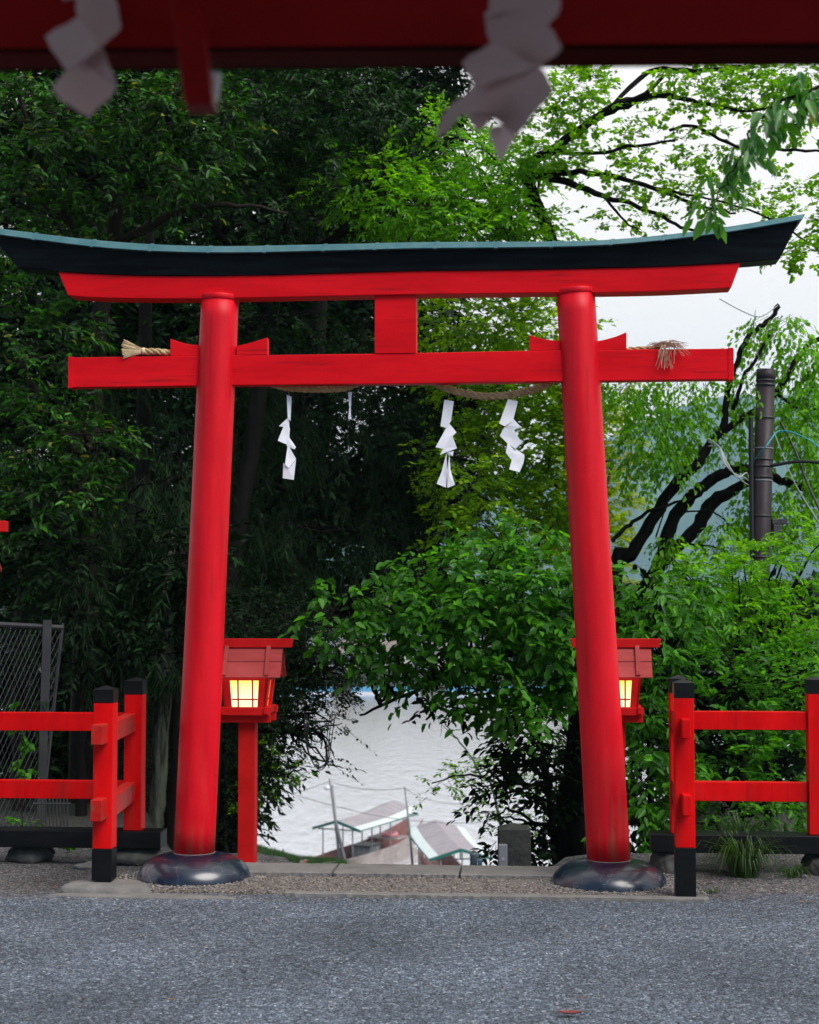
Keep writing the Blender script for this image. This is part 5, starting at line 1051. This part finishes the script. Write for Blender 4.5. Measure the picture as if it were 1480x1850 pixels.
# yellow-green maple behind strut to right pillar
tree('maple_tree', 'layered green maple between the paper streamers and the right pillar', 'tree', (1085, 18), [[(1110, None, 18, 14), (1085, 1100, 18, 13), (1062, 900, 18, 11), (1030, 760, 18, 8), (960, 640, 18, 6), (900, 500, 18, 4)], [(1060, 900, 18, 6), (955, 850, 18, 5), (860, 780, 17.5, 4), (800, 760, 17.3, 2)], [(950, 760, 18, 6), (1020, 680, 17.6, 4), (1100, 640, 17.3, 2)], [(960, 900, 18, 5), (1040, 850, 17.6, 3), (1100, 830, 17.4, 1.5)]],
     [(850, 580, 14.8, 110, 60, .8), (960, 590, 14.8, 90, 60, .8), (980, 680, 14.8, 100, 60, .8), (880, 700, 14.8, 90, 60, .8, .7), (960, 790, 14.8, 110, 70, .8), (860, 850, 14.8, 90, 80, .8, .7), (1010, 880, 14.8, 90, 70, .7), (1040, 760, 14.8, 60, 70, .6), (920, 940, 14.8, 120, 60, .8, .8), (800, 640, 14.8, 60, 60, .7, .6), (1000, 970, 14.8, 100, 50, .7)],
     M['leaf_olive'], M['bark_d'], None, size=.075, ratio=.6, density=1.7, per=14, spray=.3, flat=.2, droop=.08, fine=True, gap=.1, seed=12)
tree('maple_tree', 'yellow-green tree peeking out just right of the right pillar', 'tree', (1060, 24), [[(1060, None, 24, 12), (1070, 1000, 24, 9), (1080, 800, 24, 6)]],
     [(1080, 740, 23.5, 60, 40, 1.0, .8), (1090, 820, 23.5, 55, 50, 1.0), (1085, 900, 23.5, 60, 60, 1.0), (1070, 980, 23.5, 70, 60, 1.0), (1095, 680, 23.5, 80, 30, .8, .5)], M['leaf_yg'], M['bark'], None, size=.12, ratio=.5, density=1.3, per=12, spray=.35, flat=.25, fine=True, gap=.15, seed=13)
# maple limbs over the upper right
tree('maple_tree', 'airy maple with dark spreading limbs above the right end of the lintel', 'tree', (1100, 14), [[(1105, None, 14, 17), (1088, 1250, 14, 16), (1062, 900, 14, 15), (1035, 600, 14, 13), (990, 420, 14, 12), (945, 303, 13.8, 11)],
     [(945, 303, 13.8, 10), (1000, 270, 13.6, 9), (1060, 225, 13.4, 8), (1110, 190, 13.3, 6), (1165, 170, 13.2, 4.5), (1200, 135, 13.1, 3)], [(1060, 225, 13.4, 6), (1120, 195, 13.3, 6), (1185, 172, 13.2, 6), (1250, 182, 13.1, 4), (1330, 200, 13, 3), (1400, 195, 13, 2)],
     [(945, 310, 13.8, 8), (1005, 312, 13.6, 6), (1080, 312, 13.4, 5), (1180, 340, 13.2, 4), (1260, 370, 13, 3), (1330, 385, 12.9, 2)], [(945, 315, 13.8, 8), (1010, 325, 13.6, 7), (1090, 355, 13.4, 5), (1170, 380, 13.2, 4), (1230, 410, 13.1, 3), (1270, 418, 13, 2)],
     [(1000, 275, 13.6, 4), (1080, 275, 13.4, 3.5), (1150, 262, 13.2, 3), (1220, 255, 13.1, 2)], [(1100, 200, 13.3, 4), (1170, 130, 13.4, 5), (1250, 128, 13.3, 5), (1340, 120, 13.2, 3)], [(1210, 235, 13.2, 3), (1260, 228, 13.1, 3), (1330, 265, 13, 3), (1420, 270, 13, 3), (1500, 275, 12.9, 2)], [(1090, 355, 13.4, 3), (1130, 400, 13.2, 2), (1160, 420, 13.1, 1)], [(1180, 340, 13.2, 3), (1280, 360, 13, 2), (1400, 400, 12.9, 2), (1500, 470, 12.8, 1.5)]],
     [(1030, 180, 13.4, 65, 55, .5, .9), (1060, 150, 13.3, 40, 40, .4), (1000, 260, 13.4, 60, 50, .5, .8), (1110, 215, 13.2, 70, 40, .4, .45), (1170, 260, 13.1, 80, 40, .4, .5), (1060, 300, 13.3, 80, 35, .4, .5), (1190, 320, 13, 90, 30, .4, .55), (1270, 160, 13, 80, 40, .4, .8), (1370, 150, 12.9, 80, 40, .4, .9), (1450, 200, 12.9, 70, 60, .4, .8), (1300, 260, 12.9, 70, 40, .4, .5), (1280, 345, 12.9, 80, 35, .4, .6), (1380, 340, 12.8, 80, 35, .4, .7), (1450, 380, 12.8, 70, 40, .4, .8), (1130, 380, 13.1, 80, 30, .4, .35), (1410, 440, 12.8, 70, 40, .4, .8), (1460, 460, 12.8, 50, 25, .3, .8), (1240, 130, 13, 60, 25, .3, .7), (1010, 400, 13.3, 40, 25, .3, .3), (1440, 130, 12.9, 90, 30, .3, .9), (1150, 400, 13.1, 60, 20, .3, .25)],
     M['leaf_maple'], M['bark_d'], None, size=.052, ratio=.85, density=1.25, per=10, spray=.13, flat=.15, droop=.05, fine=True, gap=.28, gscale=2.6, seed=14, auto=-1)
# overhanging cherry twig nearest the camera
tree('cherry_tree', 'large-leaved cherry spray hanging in front of the right end of the lintel', 'tree', (2150, 6.2), [[(2150, None, 6.2, 60), (2100, 700, 6.2, 50), (2000, 100, 6.2, 35), (1800, -100, 6.2, 20)], [(1900, 0, 6.2, 14), (1650, 60, 6.1, 7), (1500, 150, 6.0, 4), (1400, 190, 6, 3), (1360, 235, 6, 2.2), (1335, 290, 6, 1.8), (1310, 330, 6, 1.4), (1280, 385, 6, 1)], [(1560, 110, 6.05, 4), (1480, 180, 6, 2.5), (1430, 230, 6, 1.5)]],
     [(1440, 180, 6, 55, 22, .08, 1.1), (1395, 205, 6, 30, 28, .06, 1.2), (1470, 150, 6, 40, 25, .08, 1.2), (1335, 275, 6, 22, 18, .05, 1.4), (1355, 240, 6, 12, 12, .04, .8), (1312, 325, 6, 16, 22, .05, 1.3), (1285, 375, 6, 13, 20, .05, 1.3), (1385, 225, 6, 22, 12, .05, 1.0)],
     M['leaf_cherry'], M['bark'], None, size=.085, ratio=.42, density=1.5, per=5, spray=.05, droop=.6, hang=.5, gap=0, seed=15, twigw=.0012, auto=-1)
# old cherry right
tree('cherry_tree', 'old leaning cherry with dark crooked limbs beside the utility pole', 'tree', (1090, 14.5), [[(1090, None, 14.4, 24.0), (1110, 1060, 14.3, 13.6), (1139, 1006, 14.2, 12.0), (1175, 945, 14.1, 11.2), (1216, 881, 14, 10.8), (1260, 836, 13.9, 9.6), (1284, 800, 13.9, 8.0), (1304, 773, 13.9, 7.2), (1314, 709, 13.9, 5.6), (1331, 658, 13.9, 5.2), (1348, 614, 13.9, 4.8), (1375, 590, 13.9, 4.8), (1398, 570, 13.9, 4.0), (1404, 553, 13.9, 5.6)],
     [(1150, 1090, 14.4, 14.4), (1185, 1030, 14.3, 12.8), (1215, 940, 14.2, 12.0), (1250, 895, 14.1, 11.2), (1284, 868, 14.1, 10.4), (1318, 851, 14.1, 9.6), (1365, 850, 14.1, 8.8), (1410, 868, 14.2, 8.0), (1453, 880, 14.2, 7.2), (1540, 870, 14.3, 5.6)], [(1170, 1080, 14.4, 12.8), (1200, 1013, 14.3, 11.2), (1258, 955, 14.2, 12.0), (1284, 911, 14.2, 12.8), (1325, 885, 14.2, 10.4), (1370, 862, 14.25, 6.4)],
     [(1284, 800, 13.9, 6.4), (1330, 762, 14, 6.4), (1370, 740, 14.1, 6.0), (1402, 709, 14.2, 6.4), (1429, 665, 14.2, 5.6), (1460, 624, 14.2, 4.8), (1500, 600, 14.2, 4.8)], [(1105, 978, 14, 4.0), (1130, 955, 14, 4.0), (1170, 925, 14, 3.2), (1250, 900, 14, 2.4)], [(1331, 720, 13.9, 3.2), (1325, 740, 13.9, 4.0), (1340, 690, 13.9, 3.2), (1365, 650, 13.9, 3.2), (1400, 590, 13.9, 2.4)],
     [(1185, 970, 13.9, 1.6), (1210, 895, 13.9, 1.2)], [(1240, 925, 13.9, 1.6), (1290, 925, 13.8, 1.6), (1330, 960, 13.8, 0.96)], [(1230, 980, 13.9, 2.4), (1290, 990, 13.8, 1.6), (1320, 1000, 13.8, 0.8)], [(1402, 709, 14.2, 3.2), (1450, 740, 14.1, 2.4), (1500, 730, 14, 2.4)]],
     [(1160, 720, 14.2, 70, 28, .5, .6), (1240, 700, 14.2, 70, 25, .5, .5), (1180, 790, 14, 50, 60, .4, .7), (1240, 780, 14, 50, 45, .4, .8), (1160, 850, 14, 30, 40, .3, .5), (1215, 850, 13.9, 25, 40, .3, .6), (1420, 600, 14, 45, 35, .4, .8), (1450, 660, 14, 40, 50, .4, .7), (1370, 600, 14, 30, 30, .3, .5), (1340, 710, 14, 30, 40, .4, .7), (1440, 770, 14, 50, 60, .5, .9), (1470, 850, 14, 40, 60, .4, .8), (1345, 790, 14, 25, 50, .3, .7), (1210, 985, 13.8, 22, 45, .3, .8), (1300, 965, 13.8, 35, 35, .3, .7), (1420, 920, 14, 50, 45, .5, .9), (1470, 700, 14, 30, 70, .4, .8), (1350, 920, 13.9, 30, 50, .3, .6), (1110, 700, 14.5, 50, 25, .4, .6)],
     M['leaf_bright'], M['bark_d'], None, size=.06, ratio=.55, density=1.8, per=9, spray=.2, droop=.5, hang=.2, gap=.25, gscale=2.4, seed=16, auto=-1)
# broad-leaved shrub right of centre
tree('viburnum_shrub', 'large round-leaved green shrub arching over the river view, left of the right pillar', 'shrub', (1035, 12.2), [[(1035, None, 12.2, 34), (1030, 1480, 12.1, 27), (1040, 1400, 12, 24), (1050, 1250, 11.9, 18), (1030, 1120, 11.9, 12)], [(1045, 1180, 11.9, 8), (960, 1160, 11.7, 6), (880, 1185, 11.6, 5), (800, 1225, 11.5, 4.5), (720, 1262, 11.5, 3.5), (650, 1292, 11.4, 2)], [(1040, 1130, 11.9, 6), (940, 1090, 11.6, 4), (820, 1080, 11.5, 3), (700, 1110, 11.4, 2), (600, 1105, 11.4, 1.2)], [(1035, 1400, 12, 5), (960, 1420, 11.7, 3), (900, 1440, 11.6, 2)]],
     [(1000, 1040, 11.5, 90, 55, .5), (900, 1060, 11.4, 110, 55, .5), (960, 1130, 11.4, 120, 50, .5), (810, 1090, 11.3, 80, 40, .4), (720, 1095, 11.3, 70, 35, .3), (640, 1105, 11.3, 60, 22, .3, .8), (770, 1150, 11.4, 80, 30, .3), (860, 1170, 11.4, 90, 40, .4), (950, 1200, 11.4, 90, 45, .4), (780, 1200, 11.4, 50, 25, .3), (700, 1190, 11.3, 36, 34, .2, .8), (660, 1150, 11.3, 40, 22, .2, .8), (745, 1235, 11.3, 36, 16, .2, 1), (610, 1165, 11.3, 45, 22, .2, .8), (680, 1215, 11.3, 36, 18, .2, .8), (800, 1245, 11.4, 40, 16, .2, 1), (840, 1120, 11.3, 70, 50, .4), (720, 1140, 11.3, 60, 30, .3), (1000, 1110, 11.4, 50, 60, .4), (600, 1120, 11.3, 35, 14, .2, .6), (840, 1240, 11.4, 70, 25, .3, .9), (930, 1270, 11.4, 80, 40, .4), (1000, 1200, 11.5, 60, 80, .5), (880, 1010, 11.5, 90, 40, .4, .8), (640, 1070, 11.4, 60, 22, .3, .8), (720, 1050, 11.4, 70, 28, .3), (800, 1030, 11.4, 70, 30, .3), (570, 1120, 11.4, 30, 12, .15, .8), (930, 960, 11.8, 90, 30, .4, .7)],
     M['leaf_mid'], M['bark_d'], None, size=.085, ratio=.55, density=1.5, per=9, spray=.2, droop=.25, gap=.1, seed=17)
tree('camellia_shrub', 'dark shaded shrub above the stone marker, left of the right pillar', 'shrub', (1010, 12.6), [[(1010, None, 12.6, 8), (995, 1450, 12.5, 6), (970, 1300, 12.4, 4)]],
     [(980, 1330, 12.2, 85, 60, .5), (910, 1340, 12.2, 45, 35, .3, .8), (960, 1400, 12.2, 80, 45, .4), (1000, 1460, 12.2, 60, 50, .4), (900, 1420, 12.1, 40, 25, .3, .6), (880, 1400, 12.1, 30, 14, .2, .5), (890, 1480, 12.1, 22, 30, .25, .7), (900, 1530, 12, 25, 30, .25, .8), (990, 1530, 12.1, 50, 35, .3), (760, 1275, 11.6, 35, 12, .2, .5), (820, 1285, 11.6, 20, 10, .15, .4)],
     M['leaf_dark'], M['bark_d'], None, size=.08, ratio=.42, density=1.25, per=9, spray=.2, droop=.2, gap=.15, seed=18)
tree('maple_tree', 'small bright green maple spray in flat layers over the river, above the second boat', 'tree', (1060, 14.5), [[(1060, None, 14.5, 8), (1010, 1490, 14.4, 5), (930, 1430, 14.2, 3), (850, 1400, 14.1, 2), (780, 1415, 14, 1.2)]],
     [(830, 1385, 14, 45, 9, .3, 1), (880, 1375, 14, 30, 12, .3, 1), (800, 1415, 14, 50, 8, .3, 1), (780, 1440, 14, 30, 6, .25, .8), (860, 1410, 14, 45, 12, .3), (840, 1450, 14, 45, 9, .3, .8), (860, 1470, 14, 35, 10, .3, .7), (920, 1400, 14, 40, 40, .4, 1), (1000, 1400, 14.2, 60, 70, .5, .9), (940, 1490, 14.2, 50, 30, .4, .7)],
     M['leaf_maple'], M['bark_d'], None, size=.05, ratio=.5, density=1.0, per=10, spray=.16, flat=.12, droop=.05, fine=True, gap=.05, seed=19, auto=-1)
bs = empty('dead_branch', G(930, 14), 0, 'bare bluish twiggy branch standing against the river, above the maple spray', 'branch'); bo = bs.location
m_ = MB()
for pts in ([(930, None), (895, 1440), (868, 1400), (840, 1350), (812, 1318), (790, 1295), (770, 1285)], [(825, 1335), (790, 1300), (775, 1290)], [(815, 1322), (850, 1310), (875, 1290), (900, 1285)], [(850, 1310), (870, 1300), (880, 1280)], [(868, 1400), (850, 1370)], [(800, 1305), (795, 1330)], [(875, 1290), (885, 1270)], [(805, 1310), (820, 1290), (850, 1280)], [(780, 1290), (768, 1300)]):
    w3 = [(G(x, 14) if y is None else P(x, y, 14)) - bo for x, y in pts]; n_ = len(w3)
    thick = 5 if n_ > 5 else 1.5
    sp = smoothpath([(*p, max(.8, thick * (1 - i / n_)) * 14 / F * .6) for i, p in enumerate(w3)], 4, .006); m_.tube([q[:3] for q in sp], [q[3] for q in sp], 5)
m_.build('limb', mat('bluish_bark', (.12, .17, .17), .8, var=(.06, .08, .08), vscale=5), bs, smooth=True)
# shrubs right
SG = 'shrubs behind the right railing'
def shrub(label, base, blobs, m_, **kw): return tree('leafy_shrub', label, 'shrub', base, [[(base[0], None, base[1], 8), (base[0] + 5, 1400, base[1], 6), (base[0] - 5, 1250, base[1], 4)]], blobs, M[m_], M['bark_d'], SG, **kw)
shrub('bright green shrub with pale tips between the right pillar and right railing', (1170, 11.6), [(1150, 1080, 11.3, 70, 50, .4), (1230, 1070, 11.4, 80, 50, .4), (1180, 1160, 11.2, 70, 50, .4), (1150, 1260, 11.2, 50, 60, .35), (1180, 1330, 11, 70, 60, .4), (1170, 1420, 11, 70, 60, .4), (1160, 1500, 11, 60, 50, .35), (1110, 1200, 11.4, 60, 60, .4)], 'leaf_mid', size=.085, ratio=.42, density=1.3, per=9, spray=.18, droop=.35, seed=20)
shrub('tall bright shrub mass at the right edge, below the utility pole', (1390, 12.2), [(1300, 1040, 12, 90, 50, .5), (1400, 1030, 11.9, 100, 50, .5), (1460, 980, 11.9, 60, 50, .4), (1330, 1110, 11.8, 90, 50, .5), (1440, 1100, 11.8, 80, 60, .5), (1240, 1110, 11.9, 60, 40, .4), (1430, 1180, 11.8, 80, 50, .5)], 'leaf_bright', size=.06, ratio=.45, density=1.3, per=11, spray=.17, droop=.2, seed=21, gap=.1)
shrub('darker shrub with pointed leaves and reddish tips behind the top rail of the right railing', (1380, 11.2), [(1320, 1190, 11.2, 80, 40, .4), (1420, 1220, 11, 90, 50, .4), (1300, 1270, 11, 90, 40, .4), (1410, 1300, 11, 90, 50, .4), (1290, 1360, 10.9, 90, 60, .4), (1410, 1390, 10.9, 90, 60, .4), (1470, 1250, 11, 40, 60, .4)], 'leaf_mid', size=.07, ratio=.42, density=1.15, per=10, spray=.17, droop=-.1, seed=22, gap=.2)
shrub('low shaded undergrowth shrub below the lower rail of the right railing', (1330, 11), [(1270, 1450, 10.8, 80, 40, .35), (1370, 1460, 10.8, 90, 40, .35), (1460, 1450, 10.8, 60, 40, .35), (1260, 1520, 10.8, 60, 30, .3, .7), (1370, 1530, 10.8, 80, 30, .3, .7), (1460, 1530, 10.8, 50, 30, .3, .7), (1170, 1540, 10.8, 40, 20, .25)], 'leaf_mid', size=.065, ratio=.42, density=1.0, per=9, spray=.16, droop=.2, seed=23, gap=.2)
tree('evergreen_tree', 'dark tree backdrop behind the right shrubs', 'tree', (1330, 14.8), [[(1330, None, 14.8, 12), (1335, 1200, 14.8, 9), (1330, 1080, 14.8, 5)]], [(1180, 1180, 14.8, 100, 130, .8), (1320, 1180, 14.8, 120, 120, .8), (1450, 1180, 14.8, 110, 120, .8), (1200, 1400, 14.8, 120, 130, .8), (1360, 1400, 14.8, 120, 130, .8), (1470, 1400, 14.8, 90, 120, .8)], M['leaf_dark'], M['bark_d'], None, size=.13, ratio=.5, density=2.4, per=9, spray=.35, fine=True, seed=24, shell=.3, auto=-1)
# grass clump and low plants
def grass_clump(loc, n, L_, label, name='grass_clump', w_=.004, m_='grass', spread=.08, kind=None):
    rg = random.Random(n + int(L_ * 100)); g = MB()
    for i in range(n):
        a = rg.uniform(0, 6.28); r0 = rg.uniform(0, spread); b = Vector((math.cos(a) * r0, math.sin(a) * r0, -.01)); l = L_ * rg.uniform(.6, 1.15); o_ = rg.uniform(.25, .95)
        d = Vector((math.cos(a), math.sin(a), 0)); s_ = Vector((-math.sin(a), math.cos(a), 0)) * w_
        p1 = b + d * l * o_ * .3 + Vector((0, 0, l * .5)); p2 = b + d * l * o_ * .7 + Vector((0, 0, l * (.72 - .2 * o_))); p3 = b + d * l * o_ * 1.05 + Vector((0, 0, l * (.72 - .62 * o_)))
        g.add([b - s_, b + s_, p1 + s_, p1 - s_, p2 + s_ * .7, p2 - s_ * .7, p3], [(0, 1, 2, 3), (3, 2, 4, 5), (5, 4, 6)])
    o = g.build(name, M[m_]); o.location = loc; return tag(o, label, 'grass', kind=kind)
grass_clump(W(T(1345, 1590, .33)[0], .33, 0), 240, .36, 'drooping tuft of long thin grass spilling out under the right railing sill')
grass_clump(W(T(1340, 1480, .85)[0], .85, .0), 160, .42, 'fine pale grass tuft standing behind the right sill')
grass_clump(G(1278, 9.0, 0), 40, .05, 'tiny mossy grass tuft at the end of the front kerb edging', w_=.002, spread=.05)
grass_clump(G(1425, 9.5, 0), 60, .12, 'small grass tuft right of the long drooping grass tuft', w_=.003, spread=.06)
iv = empty('ground_plant', G(85, 10.4), 0, 'low leafy weed under the left railing sill', 'plant'); crown('foliage', [(95, 1540, 10.3, 40, 16, .15), (60, 1545, 10.3, 30, 12, .15), (120, 1552, 10.2, 20, 10, .1), (40, 1490, 10.9, 20, 15, .12)], iv, M['leaf_mid'], size=.05, ratio=.5, density=1.2, per=7, spray=.08, seed=31)
iv = empty('ivy', G(40, 11.2), 0, 'ivy climbing the chain-link panel', 'ivy'); crown('foliage', [(38, 1320, 11.4, 8, 40, .05), (42, 1400, 11.4, 10, 35, .05), (35, 1280, 11.4, 6, 20, .05)], iv, M['leaf_mid'], size=.05, ratio=.8, density=1.2, per=6, spray=.08, droop=.5, seed=32)
MB().tube([P(38, 1280, 11.45) - iv.location, P(40, 1400, 11.45) - iv.location, P(40, 1540, 11.45) - iv.location], .004, 5).build('stem', M['bark'], iv)
# shore grass
rgs = np.random.default_rng(3); g = MB()
def shore(x): return float(np.interp(x, [-60, -9, -8, -5.7, -3.2, -2.2], [96, 88.5, 86.8, 83.2, 82, 70]))
for i in range(9000):
    if i < 6500: x = rgs.uniform(-12, -3.6); y = shore(x) - 1.6 + rgs.normal(0, .35)
    else: x = rgs.normal(-3.9, .5); y = rgs.normal(80.8, .8)
    z = terrain(x, y); 
    if z < WATER - .02: 
        if i < 6500: continue
        z = WATER + .05
    h = rgs.uniform(.12, .38); a = rgs.uniform(0, 6.28); s_ = Vector((math.cos(a), math.sin(a), 0)) * .05; b = Vector((x, y, z)); t = Vector((rgs.normal(0, .08), rgs.normal(0, .08), h))
    g.add([b - s_, b + s_, b + t], [(0, 1, 2)])
tag(g.build('shore_grass', M['grass']), 'bright grass along the river shore', kind='stuff')
# mound of shore by the paired pole
o = blob_mesh(1.9, 1.1, .55, seed=9).build('shore_mound', mat('mound', (.07, .10, .03), .9, var=(.14, .13, .11), vscale=2)); o.location = (-3.95, 81, WATER - .1); tag(o, 'grassy earth mound at the foot of the paired pole', kind='structure')
# dry leaves on the asphalt
def dead_leaf(px, py, l, label, m_, curl=.3):
    d = ray(px, py); t = -EYE / d.z; c = CAM + d * t; a = random.uniform(-.3, .3); g = MB(); n = 6; vs = []
    for i in range(n + 1):
        u = i / n; wv = l * .16 * math.sin(math.pi * u) ** .7; x = (u - .5) * l; z = .004 + curl * l * (abs(u - .5) * 1.2) ** 2
        vs += [(x, -wv, z + wv * .5), (x, 0, z), (x, wv, z + wv * .6)]
    fs = [(3 * i + j, 3 * i + 3 + j, 3 * i + 4 + j, 3 * i + 1 + j) for i in range(n) for j in range(2)]
    g.add(vs, fs); o = g.build('fallen_leaf', m_, smooth=True); o.location = c + Vector((0, 0, .008)); o.rotation_euler = (0, 0, a)
    tag(o, label, 'leaf', 'fallen leaves on the asphalt'); return o
rb_ = mat('red_dry_leaf', (.20, .03, .02), .6, var=(.08, .02, .02), vscale=60)
dead_leaf(1030, 1838, .11, 'curled reddish-brown leaf near the bottom edge right of centre', rb_)
dead_leaf(310, 1811, .035, 'small orange-brown leaf on the asphalt at lower left', M['drygrass'])
dead_leaf(361, 1789, .03, 'tiny black crumpled leaf above the orange-brown leaf', M['cable'])
dead_leaf(906, 1791, .025, 'tiny dark purple berry-like leaf right of centre', rb_)
dead_leaf(629, 1577, .055, 'yellow leaf lying against the rear kerb', M['yleaf'])
dead_leaf(1357, 1624, .022, 'tiny dark leaf on the asphalt below the right railing', M['cable'])
dead_leaf(1450, 1634, .04, 'grey-brown curled leaf near the right edge below the railing', M['drygrass'])
dead_leaf(865, 1693, .04, 'pale grey leaf flat on the asphalt right of centre', M['conc'])
dead_leaf(1052, 1808, .03, 'small dull red leaf just above the curled reddish-brown one', rb_)

# ------------------------------------------------------------ air
USE_HAZE = True
if USE_HAZE:
    hz = bpy.data.materials.new('air'); hz.use_nodes = True; t = hz.node_tree; t.nodes.clear(); oo = t.nodes.new('ShaderNodeOutputMaterial'); pv_ = t.nodes.new('ShaderNodeVolumePrincipled')
    pv_.inputs['Color'].default_value = (.50, .79, 1, 1); pv_.inputs['Density'].default_value = .00028; pv_.inputs['Anisotropy'].default_value = .2
    t.links.new(pv_.outputs[0], oo.inputs['Volume'])
    h = MB().box(-1500, 1500, -60, 2560, WATER - 6, 350).build('haze', hz); tag(h, 'thin bluish haze over the river valley', kind='stuff')
print('leaf polys', NLEAF[0])
